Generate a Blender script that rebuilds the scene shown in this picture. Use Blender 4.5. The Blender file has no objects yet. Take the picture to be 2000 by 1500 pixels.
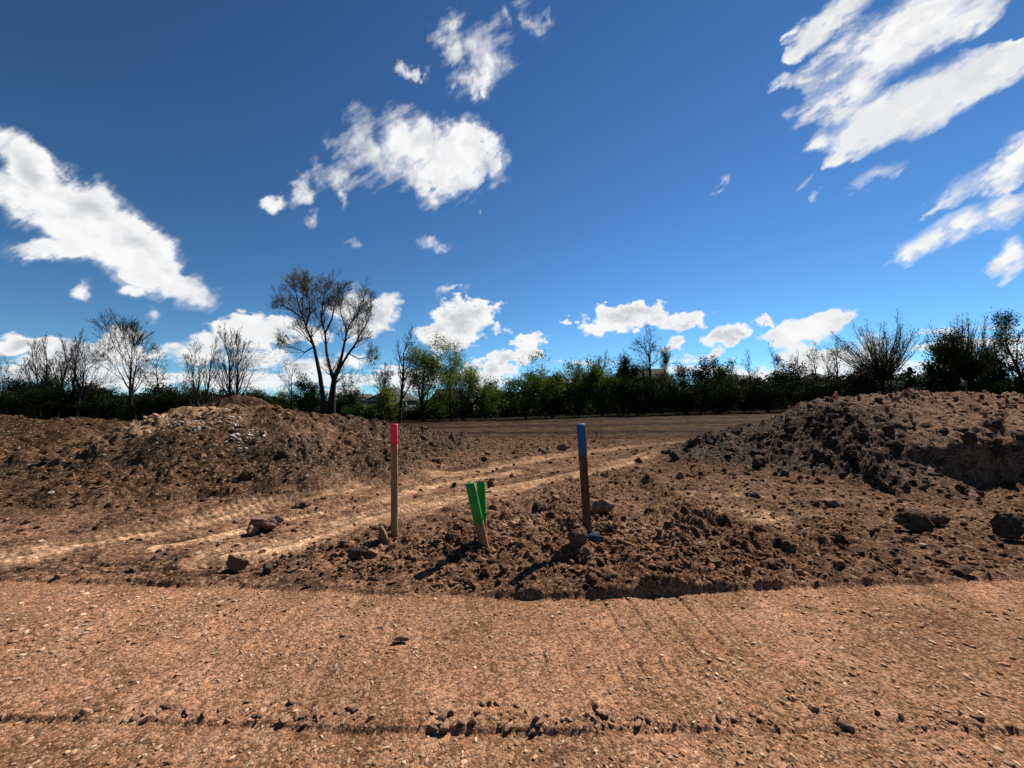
import bpy, math, random
import numpy as np
from mathutils import Vector
rad = math.radians
sc = bpy.context.scene
col = sc.collection
rs = np.random.RandomState(7)
R_ = random.Random(11)

# ------------------------------------------------------------------ camera
EYE = 1.5; FPX = 751.0; PITCH = math.atan(30/FPX)
cam_d = bpy.data.cameras.new('camera'); cam = bpy.data.objects.new('camera', cam_d); col.objects.link(cam)
cam.location = (0, 0, EYE); cam.rotation_euler = (math.pi/2 + PITCH, 0, 0)
cam_d.sensor_width = 36; cam_d.lens = 36*FPX/2000; cam_d.clip_start = 0.05; cam_d.clip_end = 12000
sc.camera = cam
# ------------------------------------------------------------------ exposure
sc.view_settings.view_transform = 'Standard'; sc.view_settings.look = 'None'
sc.view_settings.exposure = 1.0; sc.view_settings.gamma = 1.0; sc.view_settings.use_curve_mapping = False
# ------------------------------------------------------------------ sun
SUN_AZ = 41.0; SUN_EL = 49.0         # azimuth to the right of the view (+Y), elevation
sv = Vector((math.sin(rad(SUN_AZ))*math.cos(rad(SUN_EL)), math.cos(rad(SUN_AZ))*math.cos(rad(SUN_EL)), math.sin(rad(SUN_EL))))
sd = bpy.data.lights.new('sun', 'SUN'); sun = bpy.data.objects.new('sun', sd); col.objects.link(sun)
sd.energy = 5.0; sd.angle = rad(0.5); sd.color = (1.0, 0.955, 0.88)
sun.rotation_euler = sv.to_track_quat('Z', 'Y').to_euler(); sun.location = (0, 0, 30)

def px2uv(px, py):
    """photo pixel -> (x/y, z/y) of the world direction seen there"""
    a = (px-1000)/FPX; b = (750-py)/FPX
    y = math.cos(PITCH) - b*math.sin(PITCH); z = math.sin(PITCH) + b*math.cos(PITCH)
    return a/y, z/y
def at(px, py, Y):
    u, v = px2uv(px, py); return (u*Y, Y, EYE + v*Y)
def gnd(px, py, z=0.0):
    u, v = px2uv(px, py); Y = (z-EYE)/v; return (u*Y, Y)

# ------------------------------------------------------------------ node helpers
class NT:
    def __init__(s, tree): s.t = tree; s.n = tree.nodes; s.l = tree.links
    def new(s, ty, **kw):
        n = s.n.new(ty)
        for k, v in kw.items(): setattr(n, k, v)
        return n
    def put(s, sock, v):
        if isinstance(v, bpy.types.NodeSocket): s.l.new(v, sock)
        elif v is not None: sock.default_value = v
    def math(s, op, a, b=None, c=None, clamp=False):
        n = s.new('ShaderNodeMath', operation=op, use_clamp=clamp)
        s.put(n.inputs[0], a); s.put(n.inputs[1], b); s.put(n.inputs[2], c); return n.outputs[0]
    def vmath(s, op, a, b=None):
        n = s.new('ShaderNodeVectorMath', operation=op); s.put(n.inputs[0], a); s.put(n.inputs[1], b); return n.outputs[0]
    def noise(s, vec, scale, detail=4, rough=0.55, dist=0.0, color=False):
        n = s.new('ShaderNodeTexNoise'); s.put(n.inputs['Vector'], vec); n.inputs['Scale'].default_value = scale
        n.inputs['Detail'].default_value = detail; n.inputs['Roughness'].default_value = rough; n.inputs['Distortion'].default_value = dist
        return n.outputs['Color' if color else 'Fac']
    def mapping(s, vec, loc=(0,0,0), rot=(0,0,0), scale=(1,1,1), ty='POINT'):
        n = s.new('ShaderNodeMapping', vector_type=ty); s.put(n.inputs['Vector'], vec)
        n.inputs['Location'].default_value = loc; n.inputs['Rotation'].default_value = rot; n.inputs['Scale'].default_value = scale
        return n.outputs[0]
    def mix(s, f, a, b, blend='MIX'):
        n = s.new('ShaderNodeMix', data_type='RGBA', blend_type=blend)
        s.put(n.inputs[0], f); s.put(n.inputs[6], a); s.put(n.inputs[7], b); return n.outputs[2]
    def smooth(s, v, lo, hi, tlo=0.0, thi=1.0):
        n = s.new('ShaderNodeMapRange', interpolation_type='SMOOTHSTEP'); s.put(n.inputs[0], v)
        n.inputs[1].default_value = lo; n.inputs[2].default_value = hi; n.inputs[3].default_value = tlo; n.inputs[4].default_value = thi
        return n.outputs[0]

# ------------------------------------------------------------------ world: Nishita sky with procedural clouds
w = bpy.data.worlds.new("World"); sc.world = w; w.use_nodes = True
W = NT(w.node_tree); W.n.clear()
sky = W.new('ShaderNodeTexSky', sky_type='NISHITA'); sky.sun_disc = False
sky.sun_elevation = rad(SUN_EL); sky.sun_rotation = rad(SUN_AZ); sky.altitude = 300; sky.air_density = 1.0; sky.dust_density = 0.0; sky.ozone_density = 2.2
tc = W.new('ShaderNodeTexCoord')
# look a little above the true direction so that no yellow horizon band shows, and deepen the blue
lift = W.mapping(tc.outputs['Generated'], loc=(0, 0, .070), scale=(1, 1, .93)); W.put(sky.inputs[0], lift)
hsv = W.new('ShaderNodeHueSaturation'); W.put(hsv.inputs['Color'], sky.outputs[0]); hsv.inputs['Saturation'].default_value = .97
gm = W.new('ShaderNodeGamma'); W.put(gm.inputs[0], hsv.outputs[0]); gm.inputs[1].default_value = 1.62
tint = W.mix(1.0, gm.outputs[0], (0.270, 0.362, 0.352, 1), 'MULTIPLY')
bg = W.new('ShaderNodeBackground'); W.put(bg.inputs[0], tint); bg.inputs[1].default_value = 0.05
wo = W.new('ShaderNodeOutputWorld'); W.l.new(bg.outputs[0], wo.inputs[0])
w.cycles.sampling_method = 'MANUAL'; w.cycles.sample_map_resolution = 512

# ------------------------------------------------------------------ numpy noise
def _h(ix, iy, seed):
    with np.errstate(over='ignore'):
        h = (ix.astype(np.int64)*374761393 + iy.astype(np.int64)*668265263 + seed*1442695041) & 0xFFFFFFFF
        h = ((h ^ (h >> 13))*1274126177) & 0xFFFFFFFF
        h = ((h ^ (h >> 16))*2246822519) & 0xFFFFFFFF
        h = h ^ (h >> 15)
    return (h & 0xFFFFFF).astype(np.float64)/0xFFFFFF
def vn(x, y, seed=0):
    ix = np.floor(x); iy = np.floor(y); fx = x-ix; fy = y-iy
    fx = fx*fx*(3-2*fx); fy = fy*fy*(3-2*fy)
    a = _h(ix, iy, seed); b = _h(ix+1, iy, seed); c = _h(ix, iy+1, seed); d = _h(ix+1, iy+1, seed)
    return (a+(b-a)*fx)*(1-fy) + (c+(d-c)*fx)*fy - 0.5
def fbm(x, y, o=4, seed=0, g=0.5):
    s = 0; a = 1.0; f = 1.0
    for i in range(o):
        s = s + a*vn(x*f+17.3*i, y*f-9.1*i, seed+i*31); a *= g; f *= 2.03
    return s
def bumps(x, y, size, seed, power=0.7, fill=0.8, aniso=1.0):
    """rounded clods: height 0..1 of jittered lumps, one per cell"""
    X = x/size; Y = y/(size*aniso); ix = np.floor(X); iy = np.floor(Y); best = np.zeros_like(X)
    for dx in (-1, 0, 1):
        for dy in (-1, 0, 1):
            cx = ix+dx; cy = iy+dy
            r = _h(cx, cy, seed+2)
            rr = 0.35+0.45*r
            d2 = ((X-cx-_h(cx, cy, seed))**2 + (Y-cy-_h(cx, cy, seed+1))**2)/(rr*rr)
            hgt = np.clip(1-d2, 0, 1)**power*(0.25+0.75*_h(cx, cy, seed+3))*rr*1.6
            hgt = np.where(_h(cx, cy, seed+4) < fill, hgt, 0)
            best = np.maximum(best, hgt)
    return best
def ss(v, lo, hi):
    t = np.clip((v-lo)/(hi-lo), 0, 1); return t*t*(3-2*t)
def polydist(x, y, pts):
    """nearest distance to polyline, the interpolated extra columns and arc length there"""
    pts = np.array(pts, float); best = np.full(x.shape, 1e9); ex = [np.zeros(x.shape) for _ in range(pts.shape[1]-2)]; arc = np.zeros(x.shape); s0 = 0
    for i in range(len(pts)-1):
        a = pts[i]; b = pts[i+1]; dx, dy = b[0]-a[0], b[1]-a[1]; L2 = dx*dx+dy*dy; L = math.sqrt(L2)
        t = np.clip(((x-a[0])*dx+(y-a[1])*dy)/L2, 0, 1)
        d = np.hypot(x-a[0]-t*dx, y-a[1]-t*dy); m = d < best
        best = np.where(m, d, best); arc = np.where(m, s0+t*L, arc)
        for k in range(len(ex)): ex[k] = np.where(m, a[2+k]+t*(b[2+k]-a[2+k]), ex[k])
        s0 += L
    return best, ex, arc
def crest(lst):
    """(px, py, Y, width) along a skyline -> X, Y, H, width"""
    out = []
    for px, py, Y, wd in lst:
        x, y, z = at(px, py, Y); out.append((x, Y, z, wd))
    return out

# ------------------------------------------------------------------ terrain
RIDGE_R = crest([(1445,862,9.8,2.6),(1505,838,9.6,3.0),(1545,812,9.5,3.4),(1575,793,9.4,3.8),(1615,782,9.3,4.2),(1680,774,9.2,4.3),(1780,770,9.2,4.4),(1900,771,9.2,4.5),(2000,775,9.2,4.6),(2250,785,9.2,4.6),(2700,800,9.0,4.5),(3400,850,9.0,4.0)])
SPUR_R = crest([(1345,862,10.2,0.8),(1400,842,10.4,1.1),(1450,832,10.6,1.2),(1500,834,10.8,1.2)])
RIDGE_L = crest([(350,824,8.2,3.2),(400,810,8.0,3.2),(450,800,8.0,3.2),(505,798,8.0,3.3),(560,806,8.1,3.2),(620,817,8.5,3.1),(700,827,9.5,3.0),(800,841,11.,2.8),(900,852,12.6,2.5),(1000,860,14.2,2.0),(1075,862,15.5,1.6)])
RIDGE_FL = crest([(-900,850,9.,3.5),(-400,835,9.,4.0),(0,822,9.,4.3),(100,819,9.,4.3),(170,823,9.0,4.3),(250,836,8.8,3.9),(350,832,8.5,3.4)])
SLAB = crest([(338,812,12.5,.8),(372,796,12.6,1.0),(398,800,12.6,1.0),(430,784,12.8,1.3),(470,775,13,1.4),(503,780,13,1.3),(524,796,13,1.1)])
EDGE = np.array([gnd(-3000,1110), gnd(0,1135), gnd(400,1146), gnd(700,1159), gnd(1000,1169), gnd(1200,1166), gnd(1500,1151), gnd(2000,1131), gnd(5000,1110)])
WIND = np.array([gnd(-2500, 1385), gnd(0, 1400), gnd(300, 1408), gnd(560, 1416), gnd(800, 1420), gnd(1200, 1424), gnd(1600, 1427), gnd(2000, 1428), gnd(4500, 1430)])
RUTS = [[gnd(*p) for p in q] for q in (
  [(-40,1100),(60,1083),(150,1062),(340,1026),(520,990),(760,945),(1000,905),(1100,889),(1250,868),(1400,853)],
  [(440,1085),(560,1066),(640,1040),(720,1010),(880,972),(1000,950),(1130,925),(1300,884),(1420,862)],
  [(300,1066),(420,1046),(560,1012),(700,985),(860,948),(1010,922)])]
def zfield(x, y):
    u = x/np.maximum(y, 8.0)
    z55 = np.clip(-1.13+1.62*u, -1.55, 0.25)
    return z55*ss(y, 9, 60)
def ridge(x, y, R, pw=1.25, plat=1.0):
    d, ex, arc = polydist(x, y, R)
    t = d/ex[1]; t2 = np.sqrt(t*t+0.006)-0.06
    c = plat*np.clip(1-t2, 0, 1)**pw; k = .07; c = c if plat == 1 else -k*np.log(np.exp(-c/k)+math.exp(-1.0/k)); return ex[0]*np.maximum(c, 0), d, ex[1]
def terrain(x, y, fine=True):
    """height plus soil masks at world x, y"""
    x = np.asarray(x, float); y = np.asarray(y, float)
    wamp = .5-.28*ss(x, 4, 6); wx = x + wamp*fbm(x*0.7, y*0.7, 3, 5); wy = y + wamp*fbm(x*0.7, y*0.7, 3, 9)
    z0 = zfield(x, y)
    near = (np.hypot(x, y) < 30)
    ye = np.interp(x, EDGE[:, 0], EDGE[:, 1]) + 0.030*fbm(x*2.2, x*0+1.7, 3, 44)+.02*fbm(x*14, x*0+3.7, 3, 45)
    off = ss(y, ye-0.02, ye+0.02)                              # 1 off the road
    hr, dr, wr = ridge(wx, wy, RIDGE_R, 1.12, 1.22); hr = hr*.955; hs_, d2, _ = ridge(wx, wy, SPUR_R, .9)
    hl, dl_, wl = ridge(wx, wy, RIDGE_L, 1.15); hf, df, wf = ridge(wx, wy, RIDGE_FL, 1.2)
    hsl, dsl, _ = ridge(x+.3*fbm(x*2,y*2,2,3), y, SLAB, .75)
    # steps and scarps of the tipped soil
    gul = fbm(wx*1.1, wy*1.1, 4, 77)
    hr = hr*(1+0.045*gul) ; hl = hl*(1+0.14*fbm(x*1.3, y*1.3, 3, 78)*ss(hl, .1, .8)); hf = hf*(1+0.18*gul)
    ysc = 6.35 - 0.12*(x-9) + 0.35*fbm(x*0.9, x*0, 3, 51)
    mx = ss(x, 6.3, 7.8)
    scarp = mx*(1-ss(y, ysc-0.16, ysc+0.10))*ss(y, 3.4, 5.4)
    hr = hr + 0.10*mx*np.exp(-((y-ysc-.35)/.5)**2)
    hr = np.maximum(hr - 0.52*scarp, np.minimum(hr, 0.06))
    mound = np.maximum(np.maximum(hr, hs_), np.maximum(hl, hf)); mound = np.maximum(mound, hsl)
    near_side = (hr > .02) | (hs_ > .02)
    pid = np.where(hsl >= np.maximum(mound-1e-9, .05), 4, np.where(np.maximum(hr, hs_) >= np.maximum(mound-1e-9, .05), 1, np.where(hl >= np.maximum(mound-1e-9, .05), 2, np.where(hf >= np.maximum(mound-1e-9, .05), 3, 0))))
    # loose heap in which the stakes stand
    heap = np.exp(-(((x-.10)/1.15)**2+((y-3.85)/.60)**2)) + .8*np.exp(-(((x-1.9)/1.4)**2+((y-4.3)/.8)**2)) + .5*np.exp(-(((x-2.4)/1.3)**2+((y-6.6)/1.2)**2))
    heap = np.clip(heap, 0, 1.1)
    # ruts
    rutm = np.zeros_like(x); cle = np.zeros_like(x); rdd = np.full(x.shape, 9.0); rar = np.zeros_like(x)
    for k, q in enumerate(RUTS):
        d, _, arc = polydist(x+.10*fbm(x*1.5, y*1.5, 2, 8), y, q)
        nr = d < rdd; rdd = np.where(nr, d, rdd); rar = np.where(nr, arc, rar)
        wd = .31 if k < 2 else .18
        m = 1-ss(d, wd*.75, wd*1.25)
        m = m*ss(vn(arc*.9, arc*0+k, 66)+.5, .12, .35) if k == 2 else m
        rutm = np.maximum(rutm, m); cle = np.where(m > .3, np.abs(((arc/0.075) % 1)-.5)*2, cle)
    rutm = rutm*(1-heap*.85)*off*(1-ss(mound, .08, .2))
    path = np.exp(-(polydist(x, y, [gnd(*p) for p in [(0,1085),(300,1055),(560,1020),(800,965),(1050,915),(1300,872),(1450,852),(1560,836)]])[0]/.9)**2)*(1-ss(mound, .05, .25))
    fieldm = ss(y, 13, 17)*(1-ss(mound, .05, .3))
    rough = off*(1-rutm*.93)*(1-.72*path*(1-heap))*(1-.55*fieldm)
    rough = rough*(0.35+0.65*np.clip(heap*1.1+ss(mound, .05, .35), 0, 1)) 
    rough = rough*np.where((pid == 4), .6, 1)*np.where(pid == 3, .52, 1)*np.where(pid == 2, .72, 1)
    z = z0 + mound + 0.065*heap*(1+1.0*fbm(x*3, y*3, 3, 12))*off
    lip = 0.010+0.032*np.exp(-((x-.80)/.80)**2)+.010*ss(x, -1.2, -.2)-.012*ss(x, 1.8, 2.8)-.008*ss(-x, .9, 2.0)
    z = z + off*np.maximum(lip, .002)*np.clip(.7+1.7*fbm(x*2.6, y*0, 4, 13), .12, 1.5)*(1-ss(y, ye+.35, ye+1.6)) 
    # near windrow: the strip by the camera lies a little lower
    yw = np.interp(x, WIND[:, 0], WIND[:, 1]) + 0.012*fbm(x*1.1, x*0, 3, 90) + 0.016*fbm(x*9, x*0+4, 3, 91)
    step = 1-ss(y, yw-0.010, yw+0.010)
    wrow = np.exp(-((y-yw-.055)/.06)**2)*(y < 2.2)
    z = z - (0.008+.014*ss(fbm(x*1.7, x*0+2, 3, 92), -.3, .3))*step
    soil = dict(line=fbm(rdd*13, rar*.35, 3, 71, .6)*(1-ss(rdd, .5, 1.1))*(1-ss(mound, .05, .2))*(1-heap*.9)*off, off=off, pid=pid, heap=heap, rut=rutm, path=path, field=fieldm, mound=mound, rough=rough, cle=cle, hl=hl, hr=hr, hs=hs_, hf=hf, wrow=wrow, scarp=scarp, wx=wx, wy=wy)
    if not fine: return z, soil
    det = np.zeros_like(x); n = near
    X = x[n]; Y = y[n]; rg = rough[n]; of = off[n]
    jx = X+.035*fbm(X*9, Y*9, 2, 15); jy = Y+.035*fbm(X*9+5, Y*9, 2, 16)
    bsc = 1-.66*ss(X, 3.6, 5.5)*(Y > 4.8)-.70*ss(-X, 2.2, 4); big = bsc*(0.13*bumps(jx, jy, .34, 101, .75, .30) + .10*bumps(jx, jy, .19, 121, .7, .55))
    mid = .066*bumps(jx, jy, .105, 141, .7, .7) + .030*bumps(jx, jy, .055, 161, .7, .8)
    sml = .014*bumps(X, Y, .027, 181, .7, .85)
    d = rg*(big*(.5+1.0*ss(fbm(X*.8, Y*.8, 2, 19), -.2, .35)) + mid*(.15+1.35*ss(fbm(X*1.3, Y*1.3, 3, 29), -.32, .25)) + sml) + .05*rg*fbm(X*5, Y*5, 5, 61, .6) + .02*of*fbm(X*2, Y*2, 3, 62)
    # road: pressed stones, streaks dragged across it, cleat grooves
    rd = 1-of
    stretch = fbm(X*9, Y*1.3+X*.35, 4, 210, .6); st2 = fbm(X*26+Y*3, Y*3.2, 3, 215, .6)
    gx = X+.06*Y*np.sign(X)+.04*fbm(X*1.2, Y*1.2, 2, 218)
    gro = np.clip(1-np.abs(((gx/0.19) % 1)-.5)/.11, 0, 1)*ss(X, .2, 1.0)*ss(Y, 2.25, 2.5)*ss(fbm(X*2.2, Y*2.0, 2, 220), -.22, .12)
    gro2 = np.clip(1-np.abs(((gx/0.13) % 1)-.5)/.12, 0, 1)*ss(X, .0, .25)*(1-ss(X, .95, 1.2))*np.exp(-((Y-2.27)/.14)**2)*ss(fbm(X*3, Y*3, 2, 222), -.2, .1)
    rleft = ss(-X, .2, 1.2)
    sw = 0.15+1.25*ss(fbm(X*.8, Y*1.1, 3, 230), -.25, .3)
    dd = .0065*stretch*(.4+1.0*rleft) + .0065*st2*(.3+rleft) + (.0055*bumps(X, Y, .040, 240, .6, .35) + .0038*bumps(X, Y, .020, 250, .6, .55)+.0018*bumps(X, Y, .011, 256, .6, .8))*sw*(1-.35*rleft) - .015*gro - .02*gro2
    wr_ = wrow[n]
    dd = dd + wr_*(1-.75*ss(X, .9, 2.0))*(.35+.65*ss(fbm(X*1.7, X*0+2, 3, 92), -.2, .3))*(.016*bumps(jx, jy, .085, 260, .7, .55)+.018*bumps(X, Y, .04, 270, .7, .7))*ss(fbm(X*1.4, X*0, 3, 272), -.35, .15)
    d = d + rd*dd - rutm[n]*.042 + rutm[n]*.013*cle[n]*ss(fbm(X*2, Y*2, 2, 67), -.3, .1) + path[n]*of*.006*stretch
    # low layered plates on the far left bank, fine rills down the right bank
    pl = np.floor((Y*2.2+X*.35+.9*fbm(X*.9, Y*.9, 3, 301))*2.2)
    d = d + np.where(pid[n] == 3, 1, 0)*.05*(_h(pl, np.floor(X*.7+_h(pl, pl, 4)*7), 5)-.5)
    rl = bumps(X+.5*Y, Y-.25*X, .10, 311, .7, .8, 1.0)*.062*np.where(pid[n] == 1, 1, 0)*ss(X, 6.2, 7.2)*ss(Y, 6, 6.8)
    d = d + rl*.8 + scarp[n]*(.07*bumps(jx, jy+Y*.6, .13, 341, .7, .8)+.04*bumps(jx, jy+Y, .06, 343, .7, .8))
    broad = ss(-X, 2, 3.5)*np.where(mound[n] > .15, 1, 0); d = d + broad*(.16*np.abs(fbm(X*1.5, Y*1.5, 3, 351))+.10*bumps(jx*1.0, jy, .55, 353, 1.0, .5))
    d = d + fieldm[n]*.05*np.sin(Y*5.2+X*.7+2*fbm(X*.5, Y*.5, 2, 320))*.5
    # crisp slabs
    ps = np.where(pid[n] == 4, 1, 0)
    d = d + ps*.16*(_h(np.floor(X*1.9+.5*Y), np.floor(Y*1.4-.6*X), 8)-.5)
    d = d + .035*soil['line'][n]
    det[n] = d
    fr = ~n
    det[fr] = fieldm[fr]*(.05*np.sin(y[fr]*2.1+1.5*fbm(x[fr]*.2, y[fr]*.2, 2, 330))+.06*fbm(x[fr]*1.5, y[fr]*1.5, 3, 331))*(1-ss(y[fr], 58, 66))
    soil['det'] = det
    return z+det, soil
def zat(x, y, fine=True):
    return float(terrain(np.array([x]), np.array([y]), fine)[0][0])

C_ROAD = np.array([.335,.166,.092]); C_TAN = np.array([.58,.35,.20]); C_BRN = np.array([.108,.055,.029]); C_DARK = np.array([.078,.052,.036])
C_PINK = np.array([.27,.140,.084]); C_OCH = np.array([.070,.039,.018]); C_BANK = np.array([.235,.140,.088])
def soilcolor(x, y, s):
    n1 = fbm(x*.8, y*.8, 3, 401)[:, None]; n2 = fbm(x*3, y*3, 4, 402)[:, None]; n3 = fbm(x*11, y*11, 3, 403)[:, None]
    def L(a, b, t): return a*(1-t)+b*t
    t = lambda a: np.clip(a, 0, 1)[:, None]
    off = t(s['off'])
    c = np.repeat(C_PINK[None], len(x), 0)*.78*(1-.30*ss(fbm(x*1.2, y*1.6, 3, 440), -.05, .3))[:, None]
    c = L(c, np.array([.19,.098,.057])[None], t(s['heap']*.7+.25*ss(n2[:, 0], -.3, .3)))
    c = L(c, C_BRN[None]*1.2, t(ss(x, 1.2, 3.0)*ss(y, 3.0, 3.6)*.55))
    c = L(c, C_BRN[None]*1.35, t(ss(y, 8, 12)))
    c = L(c, C_PINK[None], t(s['path']*.7*(1-ss(y, 7, 12))))
    c = L(c, (C_TAN*.40+C_PINK*.50)[None], t(s['rut']*1.0*(1-ss(y, 9, 15)*.5)*(.7+.5*ss(n2[:, 0], -.3, .3))))
    for (cx, cy, rx, ry) in ((*gnd(1395,968), .55, .28), (*gnd(1010,1045), .5, .16), (*gnd(1230,1050), .4, .3), (*gnd(400,1042), .5, .10), (*gnd(560,1066), .6, .09), (*gnd(1480,1010), .6, .4)):
        m = np.exp(-(((x-cx)/rx)**2+((y-cy)/ry)**2))*ss(fbm(x*5, y*5, 3, 410), -.3, .2)
        c = L(c, C_TAN[None]*.8, t(m*.9))
    pid = s['pid']; md = s['mound']
    c = c*np.clip(1+1.1*s['line'], .45, 1.6)[:, None]
    # right bank: grey-black topsoil on its left flank, browner crumb on the long face
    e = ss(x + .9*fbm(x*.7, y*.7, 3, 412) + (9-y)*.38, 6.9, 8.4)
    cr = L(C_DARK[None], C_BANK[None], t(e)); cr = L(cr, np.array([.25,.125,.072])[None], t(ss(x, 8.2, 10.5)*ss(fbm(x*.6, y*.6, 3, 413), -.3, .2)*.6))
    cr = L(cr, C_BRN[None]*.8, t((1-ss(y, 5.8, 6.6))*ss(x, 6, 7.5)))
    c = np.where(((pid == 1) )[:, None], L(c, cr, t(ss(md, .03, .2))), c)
    cl = L(C_OCH[None], C_BRN[None], t(ss(n2[:, 0], -.3, .3)))
    cl = L(cl, C_DARK[None]*1.15, t(ss(x, -5.0, -3.4)*.7+.5*ss(fbm(x, y, 3, 414), 0, .4)))
    m = np.exp(-(((x+6.7)/1.15)**2+((y-7.6)/.75)**2)); cl = L(cl, C_TAN[None]*.85, t(m*1.8*ss(fbm(x*2, y*2, 3, 415), -.45, .05)))
    m = np.exp(-(((x+3.6)/.7)**2+((y-7.6)/.5)**2)); cl = L(cl, C_PINK[None]*.9, t(m*1.3*ss(fbm(x*2.2, y*2.2, 3, 416), -.3, .1)))
    c = np.where((pid == 2)[:, None], L(c, cl, t(ss(md, .03, .3))), c)
    cf = L(C_PINK[None]*.42, C_OCH[None]*1.2, t(ss(n1[:, 0], -.2, .2)*.8+.5*ss(y, 6.5, 8.0)))
    cf = L(cf, C_PINK[None]*.78, t((1-ss(y, 5.0, 6.5))*ss(n2[:, 0], -.1, .25)))
    m = np.exp(-(((x+7.2)/.9)**2+((y-7.5)/.9)**2)); cf = L(cf, C_TAN[None]*.85, t(m*1.8*ss(fbm(x*2, y*2, 3, 415), -.45, .05)))
    c = np.where((pid == 3)[:, None], L(c, cf, t(ss(md, .03, .3))), c)
    c = np.where((pid == 4)[:, None], np.array([.115,.060,.036])[None]*1.1, c)
    fc = L(np.array([.060,.034,.019])[None], np.array([.165,.095,.054])[None], t(ss(fbm(x*.035+.2*y*.03, y*.55, 3, 430)+.35*fbm(x*.3, y*2.2, 3, 431), -.35, .45)))
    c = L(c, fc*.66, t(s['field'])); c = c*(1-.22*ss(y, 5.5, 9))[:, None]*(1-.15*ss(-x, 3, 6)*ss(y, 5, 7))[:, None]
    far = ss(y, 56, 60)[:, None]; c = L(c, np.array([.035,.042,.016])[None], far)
    back = ss(-y, 4, 8)[:, None]; c = L(c, C_ROAD[None]*.8, back*0)
    road = C_ROAD[None]*(1+.22*n1+.14*n2)
    road = L(road, np.array([.47,.265,.17])[None], t(ss(fbm(x*6, y*2.6, 4, 420), .0, .5)*.35))
    c = L(road, c, off)
    c = c*(1+.35*n2+.30*n3)
    return np.clip(c*.58, .008, .6)

# ------------------------------------------------------------------ tagging / mesh helpers
def tag(o, label=None, cat=None, group=None, kind=None):
    if label: o['label'] = label
    if cat: o['category'] = cat
    if group: o['group'] = group
    if kind: o['kind'] = kind
    return o
def empty(name, loc, label, cat, group=None, rz=0):
    o = bpy.data.objects.new(name, None); col.objects.link(o); o.location = loc; o.rotation_euler[2] = rz; o.empty_display_size = .2
    return tag(o, label, cat, group)
def npmesh(name, V, F, mats, parent=None, smooth=False, colors=None, fmat=None):
    """V (n,3); F (m,k) with equal face size, or list of such arrays"""
    me = bpy.data.meshes.new(name); V = np.ascontiguousarray(V, dtype=np.float32)
    if not isinstance(F, list): F = [F]
    F = [f for f in F if len(f)]
    loops = np.concatenate([f.ravel() for f in F]).astype(np.int32)
    tot = np.concatenate([np.full(len(f), f.shape[1]) for f in F]).astype(np.int32)
    st = np.concatenate([[0], np.cumsum(tot)[:-1]]).astype(np.int32)
    me.vertices.add(len(V)); me.vertices.foreach_set('co', V.ravel())
    me.loops.add(len(loops)); me.loops.foreach_set('vertex_index', loops)
    me.polygons.add(len(tot)); me.polygons.foreach_set('loop_start', st); me.polygons.foreach_set('loop_total', tot)
    if smooth: me.polygons.foreach_set('use_smooth', np.ones(len(tot), bool))
    if not isinstance(mats, (list, tuple)): mats = [mats]
    for m in mats: me.materials.append(m)
    if fmat is not None: me.polygons.foreach_set('material_index', fmat.astype(np.int32))
    me.update(calc_edges=True)
    if colors is not None:
        a = me.color_attributes.new('soil', 'FLOAT_COLOR', 'POINT')
        c4 = np.ones((len(V), 4), np.float32); c4[:, :3] = colors; a.data.foreach_set('color', c4.ravel())
    o = bpy.data.objects.new(name, me); col.objects.link(o)
    if parent: o.parent = parent
    return o

# ------------------------------------------------------------------ cloud dome
# cx, cy, rx, ry, rotation (deg, counter-clockwise), weight
billow = [
 (735,300,90,95,0,1.0),(800,300,130,85,0,1.1),(880,305,110,95,0,1.1),(840,345,120,55,-5,1.0),(905,270,70,55,0,.9),
 (655,350,48,42,0,.62),(590,380,42,30,20,.55),(520,395,30,26,0,.5),(672,375,18,40,0,.5),
 (925,95,75,75,10,.8),(955,125,60,60,20,.8),(915,150,50,40,0,.7),(900,45,45,60,0,.5),(980,40,20,60,20,.42),(1030,35,30,70,10,.45),(800,140,30,22,20,.42),
 (50,350,120,60,-35,.95),(140,425,165,78,-33,1.1),(270,503,165,64,-30,1.1),(360,560,115,42,-22,1.1),(30,395,120,55,-10,.9),(-10,300,60,40,0,.5),(120,492,120,26,0,.8),
 (170,568,26,14,0,.45),(265,570,30,16,0,.4),(302,620,24,26,0,.4),
 (855,470,40,18,15,.45),(690,480,28,18,0,.35),(935,412,18,22,0,.35),(890,556,44,14,15,.42),(605,430,20,18,0,.35)]
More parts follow.
